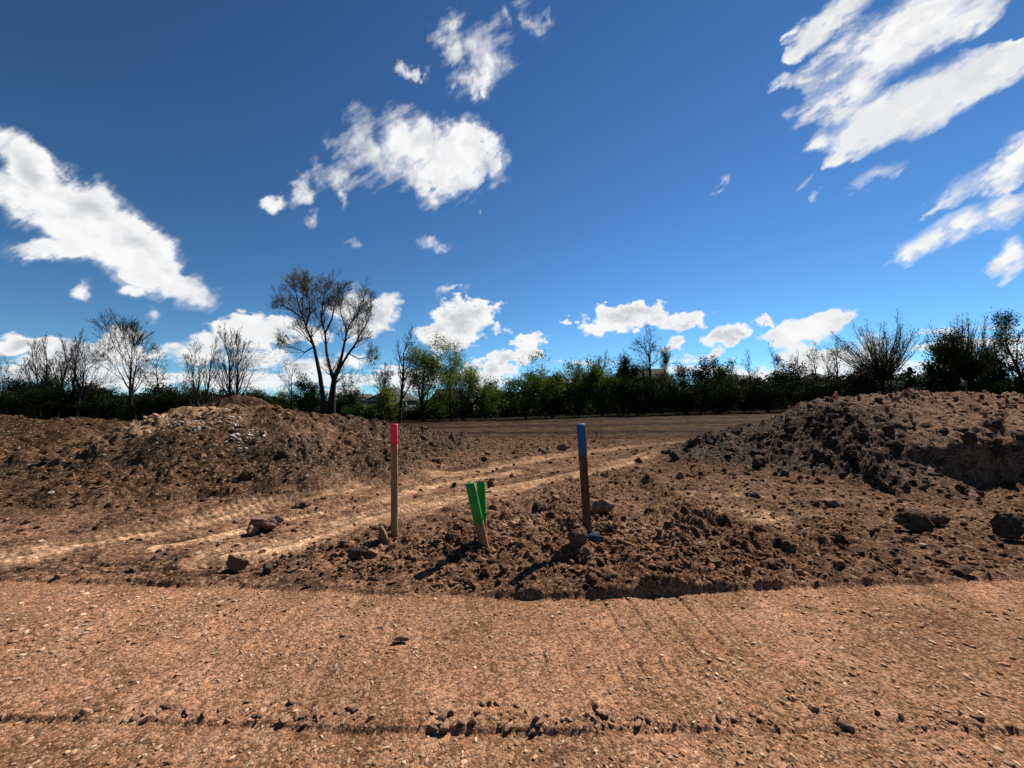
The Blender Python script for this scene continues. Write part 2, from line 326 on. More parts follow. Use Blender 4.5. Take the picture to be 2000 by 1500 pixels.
low = [
 (470,640,90,36,0,1.2),(540,645,70,34,0,1.1),(600,650,60,30,0,.9),(440,668,110,26,0,1.),(740,612,55,44,20,1.1),(700,640,60,40,0,.9),(690,600,50,50,0,.8),
 (890,632,80,56,15,1.2),(860,650,70,40,0,1.1),(925,612,50,36,20,1.),(965,590,40,12,15,.6),(975,632,28,20,0,.5),
 (1028,664,44,18,8,1.1),(1010,695,70,22,8,1.2),(960,725,60,28,0,.9),(945,745,50,30,0,.9),
 (1215,622,80,34,8,1.2),(1260,612,60,30,0,1.1),(1180,640,52,20,8,.9),(1335,632,62,26,8,1.2),(1310,668,34,16,20,.8),(1108,628,14,9,20,.8),(1133,624,10,8,0,.8),
 (1420,662,55,24,10,1.2),(1455,650,40,20,20,1.),(1570,650,100,32,10,1.3),(1620,628,70,28,14,1.2),(1660,618,30,18,30,.9),(1500,630,20,8,8,.8),(1385,697,50,16,5,.9),
 (1600,702,110,26,5,.9),(1700,680,60,36,10,.8),(1500,740,60,30,0,.9),(1560,690,50,40,10,.8),(1730,748,60,30,0,.9),(1860,690,60,50,0,.8),(1990,690,70,50,0,.9),(1600,735,70,30,0,.8),
 (1880,735,80,30,0,.9),(60,672,100,26,0,1.),(150,690,90,34,0,1.),(230,672,80,46,0,1.1),(330,690,70,24,0,.6),(500,700,90,28,0,1.),(600,712,80,30,0,.9),(690,705,60,24,0,.8),
 (400,690,90,30,0,1.),(70,730,120,34,0,.8),(250,740,160,30,0,.8),(450,740,130,26,0,.8),(800,742,60,20,0,.5),(660,760,100,14,0,.6),(1330,705,40,12,0,.4)]
streak = [
 (1640,185,130,50,32,1.1),(1700,110,190,62,32,1.2),(1760,60,210,70,32,1.2),(1850,20,180,50,30,1.),(1720,225,160,50,28,1.2),(1830,180,190,58,26,1.3),(1940,130,140,50,30,1.2),
 (1600,60,60,32,40,.8),(1640,20,90,34,30,.9),(1560,170,50,40,20,.8),(1610,270,60,28,25,.8),(1890,30,120,40,30,1.0),
 (1720,330,70,22,22,.8),(1940,340,130,36,24,1.1),(1990,300,90,44,30,1.2),(1800,470,90,28,22,1.1),(1880,435,110,30,20,1.3),(1970,400,90,34,25,1.2),(1980,485,60,40,35,1.2),(1740,495,34,16,30,.6),
 (1420,345,20,14,20,.6),(1575,350,28,8,40,.5),(1610,362,18,10,20,.45),(1525,235,24,12,30,.5)]
def cloud_dome():
    az = np.concatenate([np.linspace(-60, 60, 1350), np.linspace(60, 300, 50)[1:-1]]); el = np.concatenate([np.linspace(0.5, 50, 620), np.linspace(50, 89.5, 60)[1:]])
    A, E = np.meshgrid(np.radians(az), np.radians(el)); A = A.ravel(); E = E.ravel(); Rr = 5200.0
    dx = np.sin(A)*np.cos(E); dy = np.cos(A)*np.cos(E); dz = np.sin(E); front = (dy > .15)
    V = np.stack([dx, dy, dz*1.0], 1)*Rr
    den = np.zeros(len(A)); grey = np.zeros(len(A)); f = front
    x = dx[f]/dy[f]; y = dz[f]/dy[f]; a = A[f]; e = E[f]
    hi = .30+.70*ss(y, .05, .65)
    def warp(k1, k2, s1, s2):
        return (x+hi*(k1*fbm(a*s1, e*s1, 3, 801)+k2*fbm(a*s2, e*s2, 6, 803, .62)), y+hi*(k1*fbm(a*s1+5, e*s1, 3, 805)+k2*fbm(a*s2+9, e*s2, 6, 807, .62)))
    wb = warp(.050, .045, 6, 18); wlw = (x+.030*fbm(a*14, e*20, 3, 811)+.030*fbm(a*34, e*45, 6, 813, .55), y+.020*fbm(a*14+3, e*20, 3, 815)+.022*fbm(a*40+3, e*55, 6, 817, .6))
    cs, sn_ = math.cos(rad(33)), math.sin(rad(33))
    s_ = x*cs+y*sn_; t_ = -x*sn_+y*cs; fs = fbm(s_*5.5, t_*15, 7, 821, .64); fs2 = fbm(s_*3+4, t_*9, 5, 823, .6)
    fb = fbm(a*12, e*12, 6, 825, .6); wst = (x+.06*fs*cs+.06*fs2+.05*fb, y+.06*fs*sn_+.06*fs2+.045*fb)
    def masks(lst, wv, gs=1.0):
        out = np.zeros(len(x)); 
        for (cx, cy, rx, ry, rot, wt) in lst:
            u, v = px2uv(cx, cy); c_, s2 = math.cos(rad(rot)), math.sin(rad(rot)); ddx = wv[0]-u; ddy = wv[1]-v
            q = np.hypot((ddx*c_+ddy*s2)*FPX/(rx*gs), (-ddx*s2+ddy*c_)*FPX/(ry*gs)); out = np.maximum(out, wt*np.clip(1-q, 0, 1))
        return out
    mb = masks(billow, wb, .93); ml = masks(low, wlw); ms = masks(streak, wst, 1.14)
    n1 = fbm(a*9, e*9, 7, 831, .58); n2 = fbm(a*26, e*38, 6, 833, .58)
    wis = fbm(s_*16, t_*48, 5, 841, .62)
    soft = ss(fbm(a*5, e*5, 3, 835), -.3, .4)                      # some rims crisp, some feathery
    def dn(m, n, B, lo, hi_): return ss(m+n*B, lo, lo+hi_)*ss(m, 0, .10)
    db = dn(mb, n1*.60+.22*wis, .80, .08, .40+.40*soft)*(1-.25*ss(-n1+.3*wis, -.05, .35)*(1-ss(mb, .5, .8))); dl = dn(ml, n2, .34, .08, .30+.26*soft); ds = dn(ms, .62*fs+.32*fb+.25*wis, 1.05, .06, .78)
    ww = ss(ms+.45*fs+.3*fb, .0, .55)*.45; hb = ss(masks(billow, wb, 1.16)+.55*n1+.5*wis, .05, .75)*.38; hb = hb*ss(masks(billow, wb, 1.16), .0, .22); db = np.maximum(db, hb)
    d = 1-(1-np.clip(db, 0, 1))*(1-np.clip(dl, 0, 1))*(1-np.clip(np.maximum(ds, ww*ss(ms, .02, .2)), 0, 1))
    # generous veil of low cloud bank on the horizon
    bank = ss(fbm(a*7, e*42, 6, 851, .58)+.24-9.0*np.abs(e-.045), .02, .30)*.8*ss(e, .0, .03)
    d = 1-(1-d)*(1-bank)
    den[f] = d
    # underside shade: grey where the body is thick below a bright rim
    g1 = ss(fbm(a*13+1, e*20, 5, 861, .58), -.28, .42)*ss(np.maximum(mb, ml), .30, .85)
    lf = 1-.8*ss(a, -.75, -.45)                      # the left bank is the greyer one
    g2 = ss(fbm(a*30, e*34, 5, 863, .6), -.3, .4)
    grey[f] = np.clip(.04+.95*g1*(.45+.55*lf)+.35*ss(ml, .25, .8)*g1+.22*g2*ss(np.maximum(mb, np.maximum(ml, ms)), .1, .5)+.35*ss(fs+fb, -.1, .5)*ss(ms, .15, .5), 0, 1)*.80
    bk = ~f; den[bk] = ss(fbm(dx[bk]/np.maximum(dz[bk], .06)*.8, dy[bk]/np.maximum(dz[bk], .06)*.8, 4, 871), .2, .5)*ss(E[bk], .05, .2)*.9
    NA_ = len(az); NR_ = len(el); idx = np.arange(NA_*NR_).reshape(NR_, NA_); nx_ = np.roll(idx, -1, 1)
    q = np.stack([idx[:-1], idx[1:], nx_[1:], nx_[:-1]], -1).reshape(-1, 4)
    m = bpy.data.materials.new('cloud_vapour'); m.use_nodes = True; N = NT(m.node_tree); N.n.clear(); o = N.new('ShaderNodeOutputMaterial')
    at_ = N.new('ShaderNodeAttribute'); at_.attribute_name = 'soil'; sp = N.new('ShaderNodeSeparateColor'); N.put(sp.inputs[0], at_.outputs['Color'])
    em = N.new('ShaderNodeEmission'); N.put(em.inputs[0], N.mix(sp.outputs[1], (1.0, 1.0, 1.0, 1), (.52, .55, .60, 1))); em.inputs[1].default_value = CLOUD
    tr = N.new('ShaderNodeBsdfTransparent'); mx = N.new('ShaderNodeMixShader'); N.put(mx.inputs[0], sp.outputs[0]); N.l.new(tr.outputs[0], mx.inputs[1]); N.l.new(em.outputs[0], mx.inputs[2]); N.l.new(mx.outputs[0], o.inputs[0])
    m.cycles.emission_sampling = 'NONE'
    return npmesh('sky', V, q, m, smooth=True, colors=np.stack([den, grey, den*0], 1))
CLOUD = 0.485
tag(cloud_dome(), 'deep blue sky with scattered white clouds', kind='structure')

# ------------------------------------------------------------------ materials
def mat(name):
    m = bpy.data.materials.new(name); m.use_nodes = True; N = NT(m.node_tree); N.n.clear()
    o = N.new('ShaderNodeOutputMaterial'); b = N.new('ShaderNodeBsdfPrincipled'); N.l.new(b.outputs[0], o.inputs[0])
    b.inputs['Roughness'].default_value = .95; b.inputs['Specular IOR Level'].default_value = .02
    return m, N, b, o
def soil_mat(name, pebble=60, bumpd=.006, contrast=.9, big=9, pale_f=.55, mott=1.0):
    m, N, b, o = mat(name)
    at_ = N.new('ShaderNodeAttribute'); at_.attribute_name = 'soil'
    g = N.new('ShaderNodeNewGeometry').outputs['Position']
    vo = N.new('ShaderNodeTexVoronoi'); N.put(vo.inputs['Vector'], N.vmath('ADD', g, vsc(N, N.noise(g, 30, 3, .6, color=True), .02))); vo.inputs['Scale'].default_value = pebble
    sepc = N.new('ShaderNodeSeparateColor'); N.put(sepc.inputs[0], vo.outputs['Color'])
    v = N.smooth(sepc.outputs[0], .05, 1.0, 1-.45*contrast, 1+.55*contrast)
    n = N.noise(g, big, 8, .68); v2 = N.smooth(n, .32, .70, 1-.5*mott, 1+.45*mott)
    vv = N.math('MULTIPLY', v, v2)
    c = N.new('ShaderNodeVectorMath', operation='SCALE'); N.put(c.inputs[0], at_.outputs['Color']); N.put(c.inputs['Scale'], vv)
    # scattered paler stones
    pale = N.smooth(sepc.outputs[1], .86, .93)
    cc = N.mix(N.math('MULTIPLY', pale, pale_f), c.outputs[0], (.32, .205, .13, 1))
    N.put(b.inputs['Base Color'], cc)
    h = N.math('ADD', N.math('MULTIPLY', vo.outputs['Distance'], -pebble*.010), N.math('MULTIPLY', N.noise(g, pebble*.9, 8, .72), 1.2))
    bp = N.new('ShaderNodeBump'); bp.inputs['Strength'].default_value = 1.0; bp.inputs['Distance'].default_value = bumpd; N.put(bp.inputs['Height'], h)
    N.put(b.inputs['Normal'], bp.outputs[0])
    return m
def vsc(N, v, k):
    n = N.new('ShaderNodeVectorMath', operation='SCALE'); N.put(n.inputs[0], v); n.inputs['Scale'].default_value = k; return n.outputs[0]
M_ROAD = soil_mat('crushed_stone_road', 80, .009, 1.0, 22, .75, .6)
M_SOIL = soil_mat('loose_soil', 48, .016, .9, 8)
M_FIELD = soil_mat('graded_field', 14, .03, .5, 1.6, 0)
def rock_mat(name, c1, c2, sc_=18, pebble=70):
    m, N, b, o = mat(name)
    oi = N.new('ShaderNodeObjectInfo'); at_ = N.new('ShaderNodeAttribute'); at_.attribute_name = 'soil'
    tcn = N.new('ShaderNodeNewGeometry').outputs['Position']
    n = N.smooth(N.noise(tcn, sc_, 7, .65), .33, .68)
    c = N.mix(n, (*c1, 1), (*c2, 1))
    N.put(b.inputs['Base Color'], c)
    bp = N.new('ShaderNodeBump'); bp.inputs['Distance'].default_value = .012; N.put(bp.inputs['Height'], N.noise(tcn, pebble, 8, .7)); N.put(b.inputs['Normal'], bp.outputs[0])
    return m
def crumb_mat(name):
    m, N, b, o = mat(name)
    at_ = N.new('ShaderNodeAttribute'); at_.attribute_name = 'soil'
    g = N.new('ShaderNodeNewGeometry').outputs['Position']
    v2 = N.smooth(N.noise(g, 45, 6, .68), .32, .70, .6, 1.4)
    c = N.new('ShaderNodeVectorMath', operation='SCALE'); N.put(c.inputs[0], at_.outputs['Color']); N.put(c.inputs['Scale'], v2)
    N.put(b.inputs['Base Color'], c.outputs[0])
    bp = N.new('ShaderNodeBump'); bp.inputs['Distance'].default_value = .008; N.put(bp.inputs['Height'], N.noise(g, 90, 6, .7)); N.put(b.inputs['Normal'], bp.outputs[0])
    return m
M_CRUMB = crumb_mat('crumbled_soil')

# ------------------------------------------------------------------ ground sheet
az = np.concatenate([np.linspace(-68, 68, 1300), np.linspace(68, 292, 72)[1:]]); NA = len(az)
r = [0.35]
while r[-1] < 75: r.append(r[-1]*(1.02 if r[-1] < 1.0 else 1.0042 if r[-1] < 22 else 1.007))
while r[-1] < 5000: r.append(r[-1]*1.09)
r = np.array(r); NR = len(r)
A, RR = np.meshgrid(np.radians(az), r)
gx = (np.sin(A)*RR).ravel(); gy = (np.cos(A)*RR).ravel()
gz, S = terrain(gx, gy)
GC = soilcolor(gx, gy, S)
idx = np.arange(NR*NA).reshape(NR, NA); nx = np.roll(idx, -1, 1)
quads = np.stack([idx[:-1], idx[1:], nx[1:], nx[:-1]], -1).reshape(-1, 4)[:, ::-1]
cen = np.array([NR*NA]); GV = np.stack([gx, gy, gz], 1); GV = np.vstack([GV, [[0, 0, GV[:NA, 2].mean()]]]); GC = np.vstack([GC, C_ROAD[None]])
fan = np.stack([np.full(NA, NR*NA), idx[0], nx[0]], 1)[:, ::-1]
q0 = quads[:, 0]; fo = S['off'][q0] > .5; fp = np.where(S['mound'][q0] > .10, S['pid'][q0], 0); fl = S['field'][q0] > .5
kind = np.where(~fo, 0, np.where(fp > 0, 1+fp, np.where(fl, 6, 1)))
def sub(mask, name, material, extra=None):
    f = quads[mask]; lst = [f] + ([extra] if extra is not None else [])
    used = np.unique(np.concatenate([q.ravel() for q in lst])); mp = np.full(len(GV), -1); mp[used] = np.arange(len(used))
    return npmesh(name, GV[used], [mp[q] for q in lst], material, smooth=True, colors=GC[used])
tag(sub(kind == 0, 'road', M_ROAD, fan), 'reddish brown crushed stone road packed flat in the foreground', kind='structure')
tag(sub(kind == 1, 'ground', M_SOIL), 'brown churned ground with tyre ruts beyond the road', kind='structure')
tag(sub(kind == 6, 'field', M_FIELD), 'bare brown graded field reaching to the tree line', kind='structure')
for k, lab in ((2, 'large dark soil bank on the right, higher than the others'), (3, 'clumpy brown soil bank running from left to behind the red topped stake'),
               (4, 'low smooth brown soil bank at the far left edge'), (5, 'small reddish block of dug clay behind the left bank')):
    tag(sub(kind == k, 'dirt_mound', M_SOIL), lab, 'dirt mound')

# ------------------------------------------------------------------ clods, stones
def ico(sub_):
    t = (1+5**.5)/2
    v = [(-1,t,0),(1,t,0),(-1,-t,0),(1,-t,0),(0,-1,t),(0,1,t),(0,-1,-t),(0,1,-t),(t,0,-1),(t,0,1),(-t,0,-1),(-t,0,1)]
    f = [(0,11,5),(0,5,1),(0,1,7),(0,7,10),(0,10,11),(1,5,9),(5,11,4),(11,10,2),(10,7,6),(7,1,8),(3,9,4),(3,4,2),(3,2,6),(3,6,8),(3,8,9),(4,9,5),(2,4,11),(6,2,10),(8,6,7),(9,8,1)]
    v = [Vector(p).normalized() for p in v]
    for _ in range(sub_):
        c = {}; nf = []
        def mid(a, b):
            k = (min(a, b), max(a, b))
            if k not in c: v.append(((v[a]+v[b])/2).normalized()); c[k] = len(v)-1
            return c[k]
        for a, b, d in f:
            x, y, z = mid(a, b), mid(b, d), mid(d, a); nf += [(a,x,z),(b,y,x),(d,z,y),(x,y,z)]
        f = nf
    return np.array([tuple(p) for p in v]), np.array(f)
def rock_shape(sub_, seed, cuts=9, rough=.10, depth=.55):
    g = np.random.RandomState(seed); v, f = ico(sub_)
    for _ in range(cuts):
        n = g.normal(size=3); n /= np.linalg.norm(n); d = g.uniform(depth, .92)
        dot = v@n; over = dot > d; v[over] -= np.outer(dot[over]-d, n)
    nz = fbm(v[:, 0]*2.3+seed, v[:, 1]*2.3+v[:, 2]*1.7, 4, seed); v = v*(1+rough*2.2*nz[:, None])
    if sub_ >= 4: v = v*(1+.10*fbm(v[:, 0]*6+seed, v[:, 1]*6+v[:, 2]*5, 4, seed+3, .6)[:, None]+.05*bumps(v[:, 0]+v[:, 2]*.7, v[:, 1]+v[:, 2]*.4, .22, seed+5)[:, None])
    return v, f
PR2 = [rock_shape(4, 20+i, 15, .075, .45) for i in range(8)]
PR1 = [rock_shape(1, 40+i, 5, .10) for i in range(10)]
PRS = [rock_shape(2, 60+i, 10, .085, .42) for i in range(10)]
def rotm(a, b, c):
    ca, sa, cb, sb, cc, sc_ = math.cos(a), math.sin(a), math.cos(b), math.sin(b), math.cos(c), math.sin(c)
    return np.array([[ca*cb, ca*sb*sc_-sa*cc, ca*sb*cc+sa*sc_], [sa*cb, sa*sb*sc_+ca*cc, sa*sb*cc-ca*sc_], [-sb, cb*sc_, cb*cc]])
def scatter(name, X, Y, size, flat, colors, label, protos, sink=.25, cat=None, tiltmax=3.1, matl=None):
    z, s = terrain(X, Y); Vs = []; Fs = []; Cs = []; off = 0
    for i in range(len(X)):
        v, f = protos[i % len(protos)]; a, b, c = rs.uniform(0, 6.28), rs.uniform(-1, 1)*.35, rs.uniform(-1, 1)*.35
        sxyz = size[i]*np.array([rs.uniform(.8, 1.6), rs.uniform(.5, 1.0), flat[i]])
        vv = (v*sxyz)@rotm(a, b, c).T
        vv = vv + np.array([X[i], Y[i], z[i]+size[i]*flat[i]*(1-2*sink)*.6])
        Vs.append(vv); Fs.append(f+off); off += len(v); Cs.append(np.repeat(colors[i][None], len(v), 0))
    o = npmesh(name, np.concatenate(Vs), np.concatenate(Fs), matl or M_CRUMB, colors=np.concatenate(Cs))
    return tag(o, label, cat, kind='stuff')
def rand_ground(n, rmin, rmax, azm=64):
    rr = np.exp(rs.uniform(math.log(rmin), math.log(rmax), n)); a = np.radians(rs.uniform(-azm, azm, n)); return np.sin(a)*rr, np.cos(a)*rr
# crumbs over all loose soil
X, Y = rand_ground(34000, 3.0, 19); z_, s_ = terrain(X, Y, False)
dense = fbm(X*1.1, Y*1.1, 3, 501)
keep = (s_['off'] > .9)*(rs.rand(len(X)) < np.clip(.16+.8*s_['rough']*(1+1.6*dense), 0, 1)*(1-.85*s_['rut'])*(1-.6*(s_['pid'] == 4)))
X = X[keep]; Y = Y[keep]; s_ = {k: (v[keep] if isinstance(v, np.ndarray) and v.shape == keep.shape else v) for k, v in s_.items()}
dist = np.hypot(X, Y)
sz = (.0065+.022*rs.rand(len(X))**3.5)*np.clip(dist/4.5, .75, 2.0)
cc = soilcolor(X, Y, s_)*rs.uniform(.75, 1.45, len(X))[:, None]
lt = rs.rand(len(X)) < .05; cc[lt] = np.array([.30,.23,.17])*rs.uniform(.7, 1.1, lt.sum())[:, None]
small = sz*751/dist < 3.2
scatter('soil_crumbs', X[small], Y[small], sz[small], rs.uniform(.5, .9, small.sum()), np.clip(cc[small], 0, .6), 'loose crumbs of brown soil and pebbles over the churned ground', PR1)
scatter('soil_clods', X[~small], Y[~small], sz[~small], rs.uniform(.5, .9, (~small).sum()), np.clip(cc[~small], 0, .8), 'fist sized lumps of brown soil over the churned ground', PRS)
# crumbs packed into the heap round the stakes
n = 6500; X = rs.normal(.35, 1.25, n); Y = 3.75+rs.normal(0, .42, n); ye = np.interp(X, EDGE[:, 0], EDGE[:, 1]); k = (Y > ye+.03)&(rs.rand(n) < ss(fbm(X*2.2, Y*2.6, 3, 510), -.35, .25)+.1); X = X[k]; Y = Y[k]
z_, s_ = terrain(X, Y, False); sz = .006+.034*rs.rand(len(X))**3.2; cc = soilcolor(X, Y, s_)*rs.uniform(.8, 1.6, len(X))[:, None]
scatter('heap_rubble', X, Y, sz, rs.uniform(.5, .95, len(X)), np.clip(cc, 0, .7), 'broken brown rubble heaped round the wooden stakes', PRS)
# pale chips and stones pressed in the road
X, Y = rand_ground(24000, 1.15, 5.2, 66); ye = np.interp(X, EDGE[:, 0], EDGE[:, 1]); k = (Y < ye-.02)&(rs.rand(len(X)) < .25+.9*ss(fbm(X*.8, Y*1.1, 3, 230), -.25, .3)+.4*(Y < 1.75)); X = X[k]; Y = Y[k]; dist = np.hypot(X, Y)
sz = (.0032+.0105*rs.rand(len(X))**3.2)*np.clip(dist/2.4, .8, 1.5)*np.where(Y < 1.78, 1.25, 1); base = np.where((rs.rand(len(X)) < .5)[:, None], np.array([.47,.30,.195])[None], np.array([.34,.175,.10])[None])
scatter('road_gravel', X, Y, sz, rs.uniform(.35, .6, len(X)), base*.80*rs.uniform(.7, 1.35, len(X))[:, None], 'pale angular gravel pressed into the road', PR1, .35)
# crumbs of the windrow ridge
n = 420; X = rs.uniform(-3.3, 2.2, n); Y = np.interp(X, WIND[:, 0], WIND[:, 1])+np.abs(rs.normal(0, .06, n)); k = fbm(X*1.6, X*0, 3, 272) > -.25-.3*rs.rand(n); X = X[k]; Y = Y[k]
sz = .005+.020*rs.rand(len(X))**3; scatter('windrow_crumbs', X, Y, sz, rs.uniform(.5, .9, len(X)), np.array([.21,.12,.078])[None]*rs.uniform(.6, 1.4, len(X))[:, None], 'thin ridge of crumbs left along the road by a grader', PRS)
# grey-white chips on the left bank
c0 = at(395, 858, 6.9); X = np.concatenate([rs.normal(-5.55, .30, 150), rs.normal(-4.75, .25, 60), rs.normal(-5.6, .25, 40)]); Y = np.concatenate([rs.normal(6.95, .20, 150), rs.normal(6.7, .16, 60), rs.normal(7.75, .10, 40)])
sz = .010+.022*rs.rand(len(X))**2; scatter('white_chips', X, Y, sz, rs.uniform(.4, .8, len(X)), np.array([.42,.41,.39])[None]*rs.uniform(.5, 1.15, len(X))[:, None], 'patch of whitish stone chips on the left soil bank', PR1)

M_CLOD = [rock_mat('clod_brown', (.055,.033,.022), (.14,.083,.054)), rock_mat('clod_dark', (.030,.021,.016), (.085,.058,.041)), rock_mat('clod_pink', (.12,.066,.045), (.26,.16,.11))]
M_PALE = rock_mat('pale_stone', (.28,.25,.21), (.42,.39,.34)); M_SMOOTH = rock_mat('smooth_clay', (.10,.062,.036), (.14,.09,.052), 9, 30); M_BLUE = rock_mat('blue_grey_stone', (.035,.045,.05), (.09,.10,.11))
PME = {}
def protomesh(i, m):
    k = (i, m.name)
    if k not in PME:
        v, f = PR2[i]; o = npmesh('clod', v, f, m); PME[k] = o.data; bpy.data.objects.remove(o)
    return PME[k]
def stone(x, y, size, m, label, proto=0, scale=(1, 1, .75), rot=None, sink=.3, name='dirt_clod', cat='clod', group=None, z=None, tilt=(0, 0)):
    o = bpy.data.objects.new(name, protomesh(proto, m)); col.objects.link(o)
    zz = float(terrain(np.array([x]), np.array([y]), False)[0][0]) if z is None else z
    s = size/2; o.scale = (s*scale[0], s*scale[1], s*scale[2]); o.rotation_euler = (tilt[0], tilt[1], rot if rot is not None else R_.uniform(0, 6.28))
    o.location = (x, y, zz + s*scale[2]*(1-2*sink) + .02); return tag(o, label, cat, group)
def pstone(px, py, wpx, *a, **k):
    x, y = k.pop('xy', None) or gnd(px, py, k.pop('gz', .03)); return stone(x, y, wpx*math.hypot(1, 0)*y/FPX, *a, **k)
pstone(462,1108,42, M_SMOOTH, 'smooth tan faced lump beside the road, left of the red topped stake', 0, (1.0,.6,.85), .2, .12)
pstone(518,1032,56, M_CLOD[2], 'pinkish lump lying left of the red topped stake, upstream of the heap', 1, (1.1,.8,.7), .1, .15)
pstone(493,1040,26, M_CLOD[2], 'small pinkish lump touching the bigger pink lump', 5, (1,.8,.7), 1.1, .15)
pstone(1172,1006,56, M_CLOD[2], 'pale topped stone just right of the blue topped stake', 2, (1.0,.8,.75), -.5, .1)
pstone(1132,1088,46, M_CLOD[0], 'round brown clod in front of the blue topped stake', 3, (1,1,.85), .4, .15)
pstone(1166,1078,34, M_BLUE, 'blue grey stone at the foot of the blue topped stake', 4, (1.2,.8,.6), -.3, .2, name='stone', cat='stone')
pstone(1786,1036,68, M_CLOD[1], 'big dark block of soil at the foot of the right bank', 5, (1.15,.8,.62), .15, .08)
pstone(1975,1052,74, M_CLOD[1], 'large dark block at the right edge below the bank', 6, (1.0,.8,.75), .5, .08)
pstone(1640,1064,34, M_CLOD[1], 'dark flat clod left of and below the big dark block', 7, (1.1,.8,.6), .5, .15)
pstone(1312,1050,30, M_CLOD[1], 'dark clod halfway between blue topped stake and right bank', 0, (1,.9,.8), .5, .1)
pstone(1395,1112,34, M_CLOD[0], 'brown double lobed clod near the road, right of the blue topped stake', 1, (1.1,.8,.7), .5, .15)
pstone(1880,1135-14,40, M_CLOD[0], 'brown flat clod by the road edge near the right border', 2, (1.2,.8,.5), .2, .15)
pstone(700,1093,36, M_CLOD[1], 'dark clod in front left of the heap near the road', 3, (1.1,.8,.7), .2, .1)
pstone(885,1062,38, M_CLOD[0], 'brown clod just left of the green stakes', 4, (1,.9,.8), .2, .15)
pstone(1048,1010,34, M_CLOD[1], 'dark upright clod between the green and blue stakes', 6, (.9,.8,.9), .9, .1)
pstone(958,953,20, M_CLOD[1], 'small dark clod right behind the green stake tops', 7, (1,.9,.9), .9, .1)
stone(*gnd(820,846,0.0), .72, M_CLOD[1], 'black clod heap at the field edge right of the red topped stake', 2, (1,.8,.75), .3, .1)
pstone(786,1254,36, M_CLOD[2], 'flat pale stone lying alone on the left half of the road', 5, (1.1,.45,.25), .1, .3, name='stone', cat='stone', gz=0)
stone(*at(1950,894,7.0)[:2], .10, M_PALE, 'white stone on the right bank close to the right border', 3, (1.3,.8,.7), .1, .1, name='stone', cat='stone')
stone(*at(1873,886,7.2)[:2], .12, M_CLOD[2], 'pale brown stone on the right bank, left of the white one', 4, (1.3,.8,.6), .1, .2, name='stone', cat='stone')
stone(*at(1742,886,7.4)[:2], .22, M_CLOD[1], 'dark wedge shaped clod on the face of the right bank', 0, (1.3,.8,.5), .1, .15)
# upright shard beside the red stake
def shard(px, py, wpx, hpx, label):
    x, y = gnd(px, py, .10); k = y/FPX; w_, h_ = wpx*k, hpx*k
    out = [(-.5,-.25),(-.42,.45),(-.30,.9),(-.22,1.0),(-.02,.82),(.25,.62),(.42,.4),(.5,-.25)]
    V = [(a*w_, -.012-.004*b, b*h_) for a, b in out]+[(a*w_*.9+.008, .016, b*h_*.97) for a, b in out]; n = len(out)
    F = [np.array([list(range(n))]), np.array([list(range(2*n-1, n-1, -1))]), np.array([[i+n, (i+1) % n+n, (i+1) % n, i] for i in range(n)])]
    o = npmesh('wood_stub', np.array(V), F, Wstub); o.location = (x, y, zat(x, y, False)); return tag(o, label, 'stake')
# countable clods strewn over the loose ground
groups = {0: 'brown clods on the churned ground', 1: 'dark clods on the right bank', 2: 'clods on the left banks'}
labs = {0: 'rough brown clod lying on the churned ground beyond the road', 1: 'dark clod on the lower half of the right soil bank', 2: 'clod sticking out of the soil banks on the left'}
cnt = [0, 0, 0]; tries = 0; lim = [105, 95, 75]
while tries < 9000 and any(cnt[i] < lim[i] for i in range(3)):
    tries += 1
    rr_ = math.exp(R_.uniform(math.log(3.1), math.log(12))); a = rad(R_.uniform(-54, 54)); x = math.sin(a)*rr_; y = math.cos(a)*rr_
    _, s1 = terrain(np.array([x]), np.array([y]), False)
    if s1['off'][0] < .9 or s1['rut'][0] > .3 or y < np.interp(x, EDGE[:, 0], EDGE[:, 1])+.1: continue
    p_ = int(s1['pid'][0]) if s1['mound'][0] > .1 else 0
    if p_ == 4: continue
    g_ = 0 if p_ == 0 else 1 if p_ == 1 else 2
    if g_ == 1 and x > 8 and y > 6.6 and R_.random() < .8: continue
    if g_ == 0 and s1['rough'][0] < .3 and R_.random() < .6: continue
    if cnt[g_] >= lim[g_]: continue
    cnt[g_] += 1
    size = (.045+.115*R_.random()**2.2)*min(1.9, max(.8, rr_/4.6)); m = M_CLOD[1] if g_ == 1 else R_.choice([M_CLOD[0], M_CLOD[0], M_CLOD[1], M_CLOD[2]]) if g_ == 0 else R_.choice([M_CLOD[0], M_CLOD[1], M_CLOD[1], M_CLOD[2]])
    stone(x, y, size, m, labs[g_], R_.randrange(8), (R_.uniform(.9, 1.3), R_.uniform(.7, 1), R_.uniform(.5, .9)), None, .2, group=groups[g_], tilt=(R_.uniform(-.3, .3), R_.uniform(-.3, .3)))

